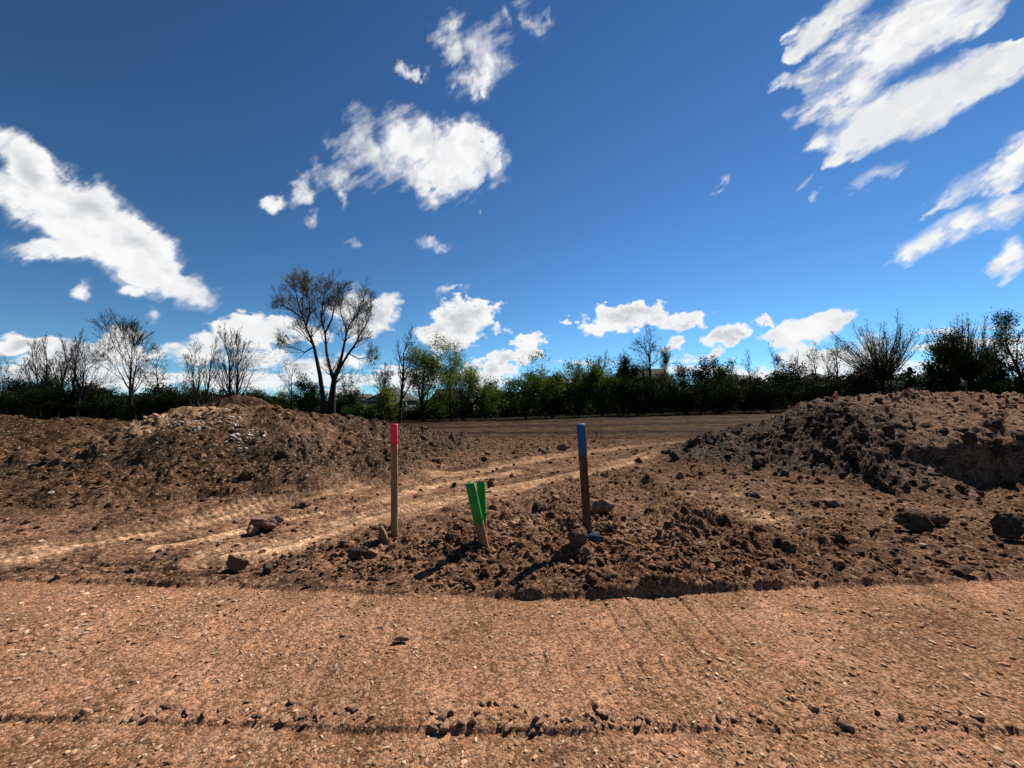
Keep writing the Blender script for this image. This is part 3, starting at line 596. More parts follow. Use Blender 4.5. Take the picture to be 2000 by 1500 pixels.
# ------------------------------------------------------------------ boxes
def box(cx, cy, cz, sx, sy, sz, bev=0.0):
    V = np.array([[x, y, z] for z in (0, 1) for y in (0, 1) for x in (0, 1)], float)-.5
    V = V*[sx, sy, sz]+[cx, cy, cz]
    F = np.array([[0,2,3,1],[4,5,7,6],[0,1,5,4],[2,6,7,3],[0,4,6,2],[1,3,7,5]])
    return V, F
def join(parts):
    Vs = []; Fs = []; o = 0
    for V, F in parts: Vs.append(V); Fs.append(F+o); o += len(V)
    return np.concatenate(Vs), np.concatenate(Fs)
def wood_mat(name, c1, c2, over=None, z0=0, z1=1):
    m, N, b, o = mat(name); tcn = N.new('ShaderNodeTexCoord').outputs['Object']
    g = N.noise(N.mapping(tcn, scale=(60, 60, 3.2)), 1.0, 6, .6, .4)
    c = N.mix(N.smooth(g, .3, .7), (*c1, 1), (*c2, 1))
    c = N.mix(N.smooth(N.noise(tcn, 14, 5, .7), .55, .72, 0, .6), c, (c1[0]*.4, c1[1]*.4, c1[2]*.4, 1))
    if over:
        sp = N.new('ShaderNodeSeparateXYZ'); N.put(sp.inputs[0], tcn)
        zz = N.math('ADD', sp.outputs[2], N.math('MULTIPLY', N.math('SUBTRACT', N.noise(tcn, 35, 6, .7), .5), .10))
        c = N.mix(N.smooth(zz, z0, z1), c, (*over, 1))
    N.put(b.inputs['Base Color'], c)
    bp = N.new('ShaderNodeBump'); bp.inputs['Distance'].default_value = .003; N.put(bp.inputs['Height'], g); N.put(b.inputs['Normal'], bp.outputs[0]); b.inputs['Roughness'].default_value = .8
    return m
def paint_mat(name, c1, c2, hatch=False, rough=.65):
    m, N, b, o = mat(name); tcn = N.new('ShaderNodeTexCoord').outputs['Object']
    c = N.mix(N.smooth(N.noise(N.mapping(tcn, scale=(40, 40, 14)), 1.0, 6, .65), .35, .65), (*c1, 1), (*c2, 1))
    wood = N.noise(N.mapping(tcn, scale=(90, 90, 6)), 1.0, 6, .7, .5)
    c = N.mix(N.smooth(N.math('ADD', wood, N.math('MULTIPLY', N.noise(tcn, 22, 5, .7), .6)), .86, 1.02, 0, .75), c, (c1[0]*.35+.04, c1[1]*.35+.025, c1[2]*.35+.012, 1))
    if hatch:
        wv = N.new('ShaderNodeTexWave', wave_type='BANDS', bands_direction='X'); N.put(wv.inputs[0], N.mapping(tcn, rot=(0, rad(-40), 0))); wv.inputs['Scale'].default_value = 26; wv.inputs['Distortion'].default_value = 2.5; wv.inputs['Detail'].default_value = 3
        c = N.mix(N.smooth(wv.outputs['Fac'], .70, .97, 0, .5), c, (.02, .15, .30, 1))
    N.put(b.inputs['Base Color'], c); b.inputs['Roughness'].default_value = rough; b.inputs['Specular IOR Level'].default_value = .3
    bp = N.new('ShaderNodeBump'); bp.inputs['Distance'].default_value = .002; N.put(bp.inputs['Height'], N.noise(tcn, 90, 5, .6)); N.put(b.inputs['Normal'], bp.outputs[0])
    return m
def lath(W_, T, z0, z1, seed, nseg=14, top_irreg=0.0, rnd=.0025):
    """a slightly uneven sawn board with eased edges, from z0 to z1"""
    g = np.random.RandomState(seed); b = rnd*1.4
    prof = [(-W_/2+b, -T/2), (W_/2-b, -T/2), (W_/2, -T/2+b), (W_/2, T/2-b), (W_/2-b, T/2), (-W_/2+b, T/2), (-W_/2, T/2-b), (-W_/2, -T/2+b)]; n = len(prof)
    V = []; zs = np.linspace(z0, z1, nseg+1)
    for i, z in enumerate(zs):
        e = g.normal(0, .0007, (n, 2)); last = (i == nseg)
        for j, (x, y) in enumerate(prof): V.append((x+e[j, 0], y+e[j, 1], z+(g.uniform(-1, 1)*top_irreg if last else 0)))
    F4 = [[i*n+j, i*n+(j+1) % n, (i+1)*n+(j+1) % n, (i+1)*n+j] for i in range(nseg) for j in range(n)]
    return np.array(V), [np.array(F4), np.array([list(range(nseg*n, (nseg+1)*n))]), np.array([list(range(n-1, -1, -1))])]
def stake(base, top, Y, Wpx, thick, paint_py, M_wood, M_paint, label, rz=0, seed=1, Ytop=None, tipname='painted_tip', grow_=1.0, buried=.12, topi=.0):
    b = Vector(at(*base, Y)); t_ = Vector(at(*top, Ytop or Y)); ax = t_-b; L = ax.length
    o = empty('survey_stake', b, label, 'stake', 'wooden survey stakes in the heap')
    q = ax.to_track_quat('Z', 'Y'); e0 = Vector((0, 0, 1)).rotation_difference(ax)
    o.rotation_mode = 'QUATERNION'
    from mathutils import Quaternion
    o.rotation_quaternion = e0 @ Quaternion((0, 0, 1), rz)
    Wd = Wpx*Y/FPX; fr = (base[1]-paint_py)/(base[1]-top[1])*L
    V, F = lath(Wd, thick, -buried, fr, seed, 18); npmesh('shaft', V, F, M_wood, o)
    V, F = lath(Wd*grow_, thick*grow_, fr, L, seed+1, 6, topi); npmesh(tipname, V, F, M_paint, o)
    return o
Wred = wood_mat('weathered_pine', (.17,.105,.052), (.30,.195,.105), (.50,.06,.06), .84, 1.06)
Wgrn = wood_mat('green_sprayed_pine', (.20,.085,.045), (.33,.16,.09), (.03,.20,.04), .16, .32)
Wblu = wood_mat('dark_pine', (.05,.027,.016), (.12,.068,.038), (.02,.02,.025), 3, 4)  # darker wood colour than on the red and green stakes
Pred = paint_mat('fluorescent_red_paint', (.70,.012,.045), (.80,.025,.08)); Pgrn = paint_mat('green_marking_paint', (.008,.17,.02), (.02,.26,.05)); Pblu = paint_mat('blue_flagging', (.002,.045,.14), (.004,.070,.20), True, .6)
Wstub = wood_mat('split_wood', (.10,.062,.034), (.20,.13,.072))
shard(748, 1050, 19, 40, 'short splintered wooden stub left of the red topped stake')
Y0 = gnd(770, 1047, .06)[1]
stake((770.5,1047), (770,828), Y0, 12.5, .032, 868, Wred, Pred, 'tall upright wooden stake with a red painted top', 0.02, 3)
Yb = gnd(1149, 1064, .06)[1]
stake((1149.5,1064), (1134.5,828), Yb, 15.5, .030, 889, Wblu, Pblu, 'tall leaning dark stake with its top wrapped in blue', rad(14), 5, tipname='tape_wrap', grow_=1.06, topi=.004)
Yg = gnd(947, 1074, .07)[1]
stake((947,1074), (918,944), Yg, 18.5, .028, 1018, Wgrn, Pgrn, 'short leaning wooden stake sprayed green, nearer of the crossed pair', rad(-15), 7, Ytop=Yg-.02, topi=.003)
stake((944,1062), (939.5,941), Yg+.075, 16, .026, 1010, Wgrn, Pgrn, 'short upright green stake, the farther of the crossed pair', rad(-17), 9, topi=.006)
# orange marker flag on the right bank
o = empty('marker_flag', (0, 0, 0), 'tiny orange marker on the crest of the right bank', 'marker'); fx, fy, fz = at(1633, 783, 9.1)
o.location = (fx, fy, zat(fx, fy)); 
V, F = lath(.012, .012, -.1, .10, 3, 3); npmesh('post', V, F, Wred, o)
V, F = lath(.042, .03, .095, .22, 4, 3, .006); npmesh('flag', V, F, paint_mat('orange_plastic', (.85,.13,.06), (.9,.2,.1)), o)
# thin dry stick behind the blue stake
def tube_path(pts, rads, sides=6):
    V = []; F = []
    for i, p in enumerate(pts):
        p = Vector(p); d = (Vector(pts[min(i+1, len(pts)-1)])-Vector(pts[max(i-1, 0)])).normalized(); a = d.orthogonal().normalized(); b = d.cross(a)
        for k in range(sides):
            t = 2*math.pi*k/sides; V.append(tuple(p+(a*math.cos(t)+b*math.sin(t))*rads[i]))
    for i in range(len(pts)-1):
        for k in range(sides): F.append([i*sides+k, i*sides+(k+1) % sides, (i+1)*sides+(k+1) % sides, (i+1)*sides+k])
    return np.array(V), [np.array(F), np.array([list(range(sides-1, -1, -1))]), np.array([list(range((len(pts)-1)*sides, len(pts)*sides))])]
sx = [(1118,973), (1140,976), (1160,980), (1182,985)]; sy = 5.2
pts = [at(a, b, sy) for a, b in sx]; zg = [zat(p[0], p[1]) for p in pts]; pts = [(p[0], p[1], max(z, p[2])+.01) for p, z in zip(pts, zg)]
V, F = tube_path(pts, [.008, .010, .010, .006]); tag(npmesh('stick', V, F, M_PALE), 'thin pale dry stick lying behind the blue topped stake', 'stick')

# ------------------------------------------------------------------ trees
def bark_mat(name, c1, c2):
    m, N, b, o = mat(name); g = N.new('ShaderNodeNewGeometry').outputs['Position']
    N.put(b.inputs['Base Color'], N.mix(N.smooth(N.noise(N.mapping(g, scale=(1, 1, .25)), 9, 5, .65), .35, .65), (*c1, 1), (*c2, 1)))
    return m
def leaf_mat(name, c1, c2, tr=.35):
    m, N, b, o = mat(name); g = N.new('ShaderNodeNewGeometry').outputs['Position']
    c = N.mix(N.smooth(N.noise(g, 1.1, 6, .7), .35, .65), (*c1, 1), (*c2, 1)); N.put(b.inputs['Base Color'], c); b.inputs['Roughness'].default_value = .7
    t = N.new('ShaderNodeBsdfTranslucent'); N.put(t.inputs[0], N.mix(1.0, c, (1.0, 1.0, .6, 1), 'MULTIPLY')); mx = N.new('ShaderNodeMixShader'); mx.inputs[0].default_value = tr
    N.l.new(b.outputs[0], mx.inputs[1]); N.l.new(t.outputs[0], mx.inputs[2]); N.l.new(mx.outputs[0], o.inputs[0]); return m
B_DARK = bark_mat('dark_bark', (.018,.014,.011), (.042,.034,.027)); B_GREY = bark_mat('grey_bark', (.035,.030,.026), (.075,.066,.056)); B_BROWN = bark_mat('red_brown_twigs', (.045,.028,.022), (.09,.06,.048))
B_PALE = bark_mat('pale_twigs', (.085,.075,.058), (.15,.135,.105))
L_DARK = leaf_mat('dark_leaves', (.008,.014,.005), (.020,.031,.009), .18); L_MID = leaf_mat('mid_leaves', (.038,.060,.012), (.085,.115,.026), .38); L_LITE = leaf_mat('fresh_leaves', (.085,.12,.026), (.16,.18,.05), .42)
L_BUD = leaf_mat('grey_green_buds', (.065,.078,.040), (.12,.13,.07), .35); L_PURP = leaf_mat('purple_leaves', (.020,.014,.013), (.045,.028,.022), .2); L_NEED = leaf_mat('needles', (.008,.014,.008), (.018,.028,.013), .1)
class Sk:
    def __init__(s, seed): s.r = random.Random(seed); s.seg = []; s.tip = []
    def grow(s, p, d, L, r, lvl, K):
        R = s.r; mx = K['lv']; n = max(3, min(9, int(L/K.get('sg', .5)))); st = L/n; wa = K['wander']*(1+.3*lvl); tp = K['trop']
        x, y, z = p; dx, dy, dz = d
        for i in range(n):
            t = (i+1)/n
            dx += R.gauss(0, wa); dy += R.gauss(0, wa); dz += R.gauss(0, wa)+tp*(.6 if lvl == 0 else 1)
            q = math.sqrt(dx*dx+dy*dy+dz*dz) or 1; dx /= q; dy /= q; dz /= q
            nx_, ny_, nz_ = x+dx*st, y+dy*st, z+dz*st; r1 = r*(1-.78*(i/n)); r2 = r*(1-.78*t)
            s.seg.append((x, y, z, nx_, ny_, nz_, r1, r2, lvl)); x, y, z = nx_, ny_, nz_
            if lvl >= mx-1: s.tip.append((x, y, z))
            if lvl < mx and (t > K['start'][min(lvl, len(K['start'])-1)]):
                rate = K['kids'][min(lvl, len(K['kids'])-1)]/n; k = int(rate)+(R.random() < rate-int(rate))
                for _ in range(k): s.kid((x, y, z), (dx, dy, dz), L, r2, t, lvl, K)
        if lvl < mx:
            for _ in range(2): s.kid((x, y, z), (dx, dy, dz), L, r2*1.2, .75, lvl, K, .6)
    def kid(s, p, d, L, r, t, lvl, K, af=1.0):
        R = s.r; ang = rad(R.gauss(K['ang'], 9))*af; az_ = R.uniform(0, 6.283); dv = Vector(d); a = dv.orthogonal().normalized(); b = dv.cross(a)
        nd = dv*math.cos(ang)+(a*math.cos(az_)+b*math.sin(az_))*math.sin(ang)
        s.grow(p, tuple(nd), L*K['ratio']*(1-.5*t)*R.uniform(.65, 1.2), max(r*.62, K.get('rmin', .011)), lvl+1, K)
def seg_mesh(S_, sides):
    A_ = S_[:, 0:3]; B_ = S_[:, 3:6]; d = B_-A_; d /= np.maximum(np.linalg.norm(d, axis=1, keepdims=True), 1e-6)
    up = np.where(np.abs(d[:, 2:3]) > .9, np.array([[1., 0, 0]]), np.array([[0, 0, 1.]])); a = np.cross(d, up); a /= np.linalg.norm(a, axis=1, keepdims=True); b = np.cross(d, a)
    n = len(S_); V = np.zeros((n, 2, sides, 3))
    for k in range(sides):
        t = 2*math.pi*k/sides; o = a*math.cos(t)+b*math.sin(t); V[:, 0, k] = A_-d*.4*S_[:, 6:7]+o*S_[:, 6:7]; V[:, 1, k] = B_+d*.4*S_[:, 7:8]+o*S_[:, 7:8]
    base = np.arange(n)[:, None]*2*sides; F = []
    for k in range(sides): k2 = (k+1) % sides; F.append(np.concatenate([base+k, base+k2, base+sides+k2, base+sides+k], 1))
    return V.reshape(-1, 3), np.concatenate(F)
def leaf_mesh(C_, size, g, squash=1.0):
    n = len(C_); a = g.normal(size=(n, 3)); a[:, 2] *= squash; a /= np.linalg.norm(a, axis=1, keepdims=True); b = np.cross(a, g.normal(size=(n, 3))); b /= np.maximum(np.linalg.norm(b, axis=1, keepdims=True), 1e-6)
    s = size*g.uniform(.5, 1.3, (n, 1)); a = a*s; b = b*s*.55
    V = np.stack([C_-a, C_-b+a*.1, C_+a, C_+b+a*.1], 1).reshape(-1, 3); F = np.arange(4*n).reshape(n, 4); return V, F
KINDS = {
 'bare':   dict(lv=4, wander=.06, trop=.06, start=[.22,.15,.1], kids=[13,7,4,2], ang=37, ratio=.64),
 'slim':   dict(lv=4, wander=.05, trop=.07, start=[.3,.2,.15], kids=[16,6,4,2], ang=38, ratio=.50),
 'vase':   dict(lv=5, wander=.03, trop=.055, start=[.36,.2,.15,.1], kids=[6,5,4,3,1], ang=20, ratio=.88),
 'fan':    dict(lv=4, wander=.028, trop=.045, start=[.42,.15,.1], kids=[0,0,12,5], ang=17, ratio=.36),
 'plume':  dict(lv=4, wander=.055, trop=.07, start=[.1,.08,.05], kids=[6,5,3,2], ang=30, ratio=.74),
 'gnarl':  dict(lv=4, wander=.11, trop=.03, start=[.34,.15,.1], kids=[12,7,5,3], ang=46, ratio=.66),
 'shrub':  dict(lv=3, wander=.09, trop=.05, start=[.1,.1,.1], kids=[7,5,3], ang=34, ratio=.6),
 'tree':   dict(lv=4, wander=.08, trop=.04, start=[.16,.15,.1], kids=[13,6,4,2], ang=44, ratio=.62),
}
def warp_to(P_, bx, zl, zr, hh, kx, ky):
    return P_
def make_tree(name, label, cat, group, base, top_py, xl, xr, Y, kind, seed, bark, leaf=None, nleaf=0, lsize=.12, jit=.25, r0=None, stems=1, lean=0.0, limbs=None, low=0.0, crownlow=None, rmin=.014, twig=None):
    K = dict(KINDS[kind]); g = np.random.RandomState(seed); bx, _, _ = at(base, 780, Y); zb = zat(bx, Y, False)-.15
    H_ = at(base, top_py, Y)[2]-zb; xL = bx-at(xl, 780, Y)[0]; xR = at(xr, 780, Y)[0]-bx
    r0 = r0 or max(.06, H_*.017); K['sg'] = H_/22; K['rmin'] = rmin
    sk = Sk(seed)
    if limbs:
        for L_ in limbs:           # limb polylines given as (px, py, radius)
            pts = [at(a, b, Y) for a, b, _ in L_]; sl = sk.r.uniform(-.35, .35); zs = pts[0][2]; y0 = min(((abs(q[3]+bx-pts[0][0])+abs(q[5]+zb-zs), q[4]) for q in sk.seg), default=(0, 0))[1]
            for i in range(len(pts)-1):
                a = pts[i]; b = pts[i+1]; m = 3
                for k in range(m):
                    t0, t1 = k/m, (k+1)/m
                    p0 = [a[j]+(b[j]-a[j])*t0 for j in range(3)]; p1 = [a[j]+(b[j]-a[j])*t1 for j in range(3)]
                    q0_ = (p0[0]-bx, y0+abs(p0[2]-zs)*sl*.3, p0[2]-zb); q1_ = (p1[0]-bx, y0+abs(p1[2]-zs)*sl*.3, p1[2]-zb)
                    ra = L_[i][2]+(L_[i+1][2]-L_[i][2])*t0; rb = L_[i][2]+(L_[i+1][2]-L_[i][2])*t1
                    sk.seg.append((*q0_, *q1_, ra, rb, 0)); d = Vector(q1_)-Vector(q0_); d.normalize()
                    fr = (i+t1)/(len(pts)-1)
                    if fr > low and not (q1_[2] < H_*.22):
                        for _ in range(2 if sk.r.random() < .75 else 1): sk.kid(q1_, tuple(d), H_*.19*(1.15-.25*fr), rb*.75, .35, 0, K)
            for _ in range(4): sk.kid(q1_, tuple(d), H_*.19, rb*1.2, .3, 0, K, .6)
        S_ = np.array(sk.seg); zt = np.percentile(S_[:, 5], 99.8); zc = .5*H_; kz = (H_-zc)/(zt-zc) if zt > H_ else 1.0
        T_ = np.array(sk.tip)
        hi = np.percentile(S_[:, 3], 99.6); lo = -np.percentile(S_[:, 3], .4)
        for M_ in (S_[:, 0:3], S_[:, 3:6], T_):
            M_[:, 0] = np.where(M_[:, 0] > xR*.9, xR*.9+(M_[:, 0]-xR*.9)*.25, np.where(M_[:, 0] < -xL*.9, -xL*.9+(M_[:, 0]+xL*.9)*.25, M_[:, 0]))
            M_[:, 2] = np.where(M_[:, 2] > zc, zc+(M_[:, 2]-zc)*kz, M_[:, 2])
    else:
        if kind == 'fan':
            fk = .34*H_; ax = (lean*.9, 0, 1); tp = None
            n_s = 5
            for i in range(n_s):
                t0, t1 = i/n_s, (i+1)/n_s; sk.seg.append((ax[0]*fk*t0*1.4, 0, fk*t0*1.4, ax[0]*fk*t1*1.4, 0, fk*t1*1.4, r0*(1-.55*t0), r0*(1-.55*t1), 0))
            for i in range(64):
                q = sk.r.uniform(.6, 1.6); th = rad(58)*math.sqrt((i+.5)/64); ph = i*2.39996; Lb = (H_-fk*q)*(1.0-.10*(th/rad(58))**2)*sk.r.uniform(.86, 1.04)
                q = 1.4-(.28*th/rad(58))*sk.r.uniform(.6, 1.0)
                sk.grow((ax[0]*fk*q, 0, fk*q), (math.sin(th)*math.cos(ph)*1.0, math.sin(th)*math.sin(ph), math.cos(th)), Lb, r0*.26, 2, K)
        for i in range(0 if kind == 'fan' else stems):
            a = sk.r.uniform(0, 6.283); sp = .0 if stems == 1 else sk.r.uniform(.15, .5)
            sk.grow((0, 0, 0), (math.cos(a)*sp+lean, math.sin(a)*sp, 1), H_*.62*(1 if stems == 1 else sk.r.uniform(.6, 1)), r0*(1 if stems == 1 else .5), 0, K)
        S_ = np.array(sk.seg)
        mxz = np.percentile(S_[:, 5], 99.7); fz = H_/mxz
        lo = max(.05, -np.percentile(S_[:, 3], .7)); hi = max(.05, np.percentile(S_[:, 3], 99.3)); dy = np.percentile(np.abs(S_[:, 4]), 99); ky = (xL+xR)/2/max(dy, .05)
        def fit(P_):
            P_ = P_.copy(); x = P_[:, 0]; wgt = ss(P_[:, 2], 0, mxz*.4)
            P_[:, 0] = np.where(x < 0, x*(xL/lo*wgt+(1-wgt)*min(1.0, xL/lo)), x*(xR/hi*wgt+(1-wgt)*min(1.0, xR/hi))); P_[:, 1] *= ky; P_[:, 2] *= fz; return P_
        S_[:, 0:3] = fit(S_[:, 0:3]); S_[:, 3:6] = fit(S_[:, 3:6]); T_ = np.array(sk.tip); T_ = fit(T_)
    o = empty(name, (bx, Y, zb), label, cat, group)
    lv = S_[:, 8]; tk = lv <= (0 if kind in ('shrub', 'fan') else 1)
    V, F = seg_mesh(S_[tk], 6); npmesh('trunk', V, F, bark, o, smooth=True)
    if (~tk).any() : V, F = seg_mesh(S_[~tk], 3); npmesh('branches', V, F, twig or bark, o)
    if leaf is not None and nleaf:
        C_ = T_[g.randint(0, len(T_), nleaf)]+g.normal(0, jit, (nleaf, 3))*[1, 1, .8]
        if crownlow is not None: C_ = C_[C_[:, 2] > crownlow*H_+g.normal(0, .4, len(C_))]
        C_[:, 2] = np.maximum(C_[:, 2], .1)
        V, F = leaf_mesh(C_, lsize, g); npmesh('crown', V, F, leaf, o)
    return o
GB = 'bare trees along the left skyline'; GR = 'trees along the right skyline'; GM = 'trees in the middle of the skyline'
n_ = 'bare_tree'
T = lambda *a, **k: make_tree(*a, **k)
T(n_, 'small bare tree leaning left, leftmost of the left row', 'tree', GB, 79, 661, 36, 96, 50, 'bare', 101, B_DARK, lean=-.2)
T(n_, 'thin bare tree just right of the leftmost one', 'tree', GB, 97, 650, 80, 128, 51, 'slim', 102, B_DARK)
T(n_, 'bare tree with crossing stems, third from the left', 'tree', GB, 113, 652, 96, 146, 53, 'bare', 103, B_DARK, lean=.12)
T(n_, 'bare dark tree with dense top, left member of the touching pair', 'tree', GB, 140, 656, 128, 172, 50, 'slim', 104, B_DARK)
T(n_, 'bare dark tree with a long limb reaching right', 'tree', GB, 150, 641, 134, 212, 49, 'bare', 105, B_DARK, lean=.12, r0=.2)
T(n_, 'tallest bare tree of the left group with fan shaped crown', 'tree', GB, 254, 613, 192, 300, 48, 'vase', 106, B_DARK, r0=.26, stems=1)
T(n_, 'bare tree half hidden behind the fan shaped one', 'tree', GB, 266, 655, 238, 298, 54, 'slim', 107, B_DARK)
T(n_, 'low broad bare tree right of the fan shaped one', 'tree', GB, 311, 672, 272, 346, 50, 'gnarl', 108, B_DARK)
T(n_, 'bare tree with curved stem bending left', 'tree', GB, 391, 662, 346, 405, 50, 'bare', 109, B_DARK, lean=-.15)
T(n_, 'slender bare tree beside the curved one', 'tree', GB, 403, 655, 388, 425, 51, 'slim', 110, B_DARK)
T(n_, 'sturdy bare tree with upright limbs above the left bank', 'tree', GB, 447, 635, 410, 472, 48, 'bare', 111, B_DARK, r0=.2)
T(n_, 'bare spreading tree, last of the left group', 'tree', GB, 466, 638, 448, 522, 48, 'bare', 112, B_DARK, r0=.2)
T(n_, 'pale leafless sapling between the left group and the tall cottonwoods', 'tree', GB, 568, 703, 548, 592, 52, 'slim', 113, B_GREY)
T('bare_shrub', 'fuzzy leafless brush at the left border', 'shrub', 'leafless brush', 8, 690, -40, 50, 52, 'shrub', 114, B_BROWN, stems=7)
T('bare_shrub', 'grey leafless brush between the touching pair and the fan shaped tree', 'shrub', 'leafless brush', 196, 735, 160, 236, 54, 'shrub', 115, B_GREY, stems=8)
T('bare_shrub', 'brown leafless brush beneath the low broad tree', 'shrub', 'leafless brush', 352, 748, 320, 392, 54, 'shrub', 116, B_BROWN, stems=7)
T('bare_shrub', 'leafless brush below the last bare trees of the left group', 'shrub', 'leafless brush', 430, 752, 395, 500, 54, 'shrub', 117, B_BROWN, stems=8)
# the tall cottonwoods
T('cottonwood_tree', 'tall leaning cottonwood with single bending trunk, tallest of all', 'tree', GM, 631, 527, 538, 640, 46, 'plume', 120, B_DARK, L_BUD, 6500, .055, .36, twig=B_PALE,
  limbs=[[(632,822,.33),(630,770,.27),(625,734,.23),(619,705,.20),(613,677,.16),(604,648,.12),(597,625,.09),(590,600,.07),(583,572,.08),(578,545,.04)],
         [(597,625,.10),(606,595,.08),(604,560,.05)],[(590,606,.09),(572,588,.07),(556,578,.04)],[(613,677,.09),(596,688,.07),(575,680,.04)],[(590,600,.07),(592,560,.05),(594,540,.03)]], low=.42)
T('cottonwood_tree', 'tall cottonwood forking into two trunks right of the leaning one', 'tree', GM, 649, 540, 610, 736, 47, 'plume', 121, B_DARK, L_BUD, 6500, .055, .36, twig=B_PALE,
  limbs=[[(647,824,.50),(650,780,.40),(655,745,.29)],[(655,745,.20),(648,718,.17),(643,690,.14),(642,646,.10),(636,612,.07),(640,580,.07),(644,556,.04)],
         [(655,745,.23),(665,724,.19),(673,690,.15),(679,661,.12),(682,638,.09),(694,615,.07),(705,598,.09),(714,580,.04)],[(642,646,.12),(654,612,.09),(658,580,.06),(664,556,.03)],
         [(667,722,.16),(684,695,.13),(697,678,.12),(709,652,.08),(722,625,.04)],[(682,638,.10),(672,605,.07),(668,590,.04)],[(684,691,.07),(705,702,.05),(722,700,.03)]], low=.35)
T('sapling_tree', 'pale green see-through sapling between the two tall cottonwoods and the dead brush', 'tree', GM, 684, 722, 660, 706, 54, 'shrub', 122, B_GREY, L_BUD, 2600, .09, .25, stems=4)
T('bare_tree', 'arching dead tree in front of the grey roof', 'tree', GM, 728, 706, 714, 768, 50, 'gnarl', 123, B_DARK, lean=.25)
T('bare_tree', 'small twisted dead tree beside the arching one', 'tree', GM, 750, 722, 734, 776, 51, 'gnarl', 124, B_DARK)
T('bare_tree', 'straight bare tree left of the pair in yellow green leaf', 'tree', GM, 781, 634, 768, 818, 48, 'slim', 125, B_DARK, r0=.24)
T('budding_tree', 'tree in yellow green leaf, left of the pair', 'tree', GM, 827, 655, 792, 864, 48, 'tree', 126, B_DARK, L_LITE, 15000, .09, .45, r0=.26)
T('budding_tree', 'tree in yellow green leaf with slanted stems, right of the pair', 'tree', GM, 882, 666, 848, 931, 49, 'tree', 127, B_DARK, L_LITE, 15000, .09, .45, r0=.2, stems=2, lean=.06)
# right skyline
T('bare_tree', 'faint bare treetop above the middle of the hedge', 'tree', GR, 1173, 683, 1152, 1196, 60, 'bare', 130, B_GREY)
T('bare_tree', 'big gnarled bare tree rising from the hedge in front of a roof', 'tree', GR, 1257, 632, 1202, 1310, 50, 'gnarl', 131, B_DARK, r0=.34)
T('dead_tree', 'dead snag with dropping limbs left of the gnarled tree', 'tree', GR, 1228, 682, 1208, 1248, 49, 'gnarl', 132, B_DARK, r0=.2)
T('budding_tree', 'pale green thin tree right of the gnarled bare one', 'tree', GR, 1312, 680, 1276, 1342, 55, 'vase', 133, B_GREY, L_LITE, 1300, .08, .2)
T('bare_tree', 'tiny bare tree beside the low roof', 'tree', GR, 1467, 681, 1450, 1482, 58, 'slim', 134, B_GREY)
T('bare_tree', 'fine twigged bare tree above the right part of the hedge', 'tree', GR, 1507, 665, 1480, 1540, 56, 'bare', 135, B_GREY)
T('bare_tree', 'small bare tree left of the slim birch like stems', 'tree', GR, 1566, 684, 1545, 1590, 56, 'slim', 136, B_DARK)
T('budding_tree', 'slim birch like tree with a tuft of new leaves, left one', 'tree', GR, 1604, 667, 1576, 1615, 55, 'slim', 137, B_DARK, L_LITE, 900, .08, .3, crownlow=.72)
T('budding_tree', 'thin stemmed tree between the birch like tree and the fan crowned tree', 'tree', GR, 1622, 676, 1610, 1640, 57, 'slim', 138, B_DARK)
T('budding_tree', 'slim tree with light new leaves touching the fan crowned tree', 'tree', GR, 1636, 661, 1615, 1662, 56, 'slim', 139, B_DARK, L_LITE, 900, .08, .3, crownlow=.7)
T('fan_crowned_tree', 'wide fan crowned tree with leaning trunk on the right skyline', 'tree', GR, 1735, 622, 1640, 1762, 44, 'fan', 140, B_DARK, L_BUD, 9000, .06, .22, lean=-.16, r0=.26)
T('dense_tree', 'dense dark leafed round tree right of the fan crowned tree', 'tree', GR, 1812, 652, 1738, 1884, 44, 'tree', 141, B_DARK, L_DARK, 10000, .12, .42, r0=.28, crownlow=.34)
T('budding_tree', 'fan shaped crown showing above the dense dark tree', 'tree', GR, 1872, 624, 1828, 1900, 48, 'fan', 142, B_DARK, L_BUD, 3500, .06, .2, r0=.2)
T('budding_tree', 'fan shaped tree leaning right near the right border', 'tree', GR, 1884, 619, 1876, 1962, 43, 'fan', 143, B_DARK, L_BUD, 4000, .06, .2, lean=.22, r0=.24)
T('dense_tree', 'dark tall tree cut by the right border', 'tree', GR, 2012, 606, 1972, 2060, 44, 'tree', 144, B_DARK, L_DARK, 4500, .10, .35, r0=.25)
T('pine_tree', 'ragged small pine left of the spruce', 'tree', GR, 1938, 690, 1905, 1968, 46, 'gnarl', 145, B_DARK, L_NEED, 4200, .11, .28)
def spruce(label, base, top_py, halfpx, Y, seed):
    g = np.random.RandomState(seed); bx = at(base, 780, Y)[0]; zb = zat(bx, Y, False)-.1; H_ = at(base, top_py, Y)[2]-zb; Rw = halfpx*Y/FPX
    o = empty('spruce_tree', (bx, Y, zb), label, 'tree', GR); V, F = seg_mesh(np.array([[0, 0, 0, 0, 0, H_*.97, .16, .02, 0]]), 7); npmesh('trunk', V, F, B_DARK, o)
    S_ = []; C_ = []
    for z in np.arange(.5, H_*.97, .28):
        rr_ = Rw*(1-z/H_)**.8; nb = max(4, int(9*(1-z/H_)+3))
        for k in range(nb):
            a = g.uniform(0, 6.28); L = rr_*g.uniform(.7, 1.15); e = (math.cos(a)*L, math.sin(a)*L, z-.15*L+g.normal(0, .05)); S_.append((0, 0, z, *e, .03, .01, 1))
            m = int(14*L+6); t = g.uniform(.15, 1, m)[:, None]; C_.append(np.array([[0, 0, z]])*(1-t)+np.array([e])*t+g.normal(0, .10, (m, 3)))
    V, F = seg_mesh(np.array(S_), 3); npmesh('branches', V, F, B_DARK, o); V, F = leaf_mesh(np.concatenate(C_), .15, g); npmesh('crown', V, F, L_NEED, o)
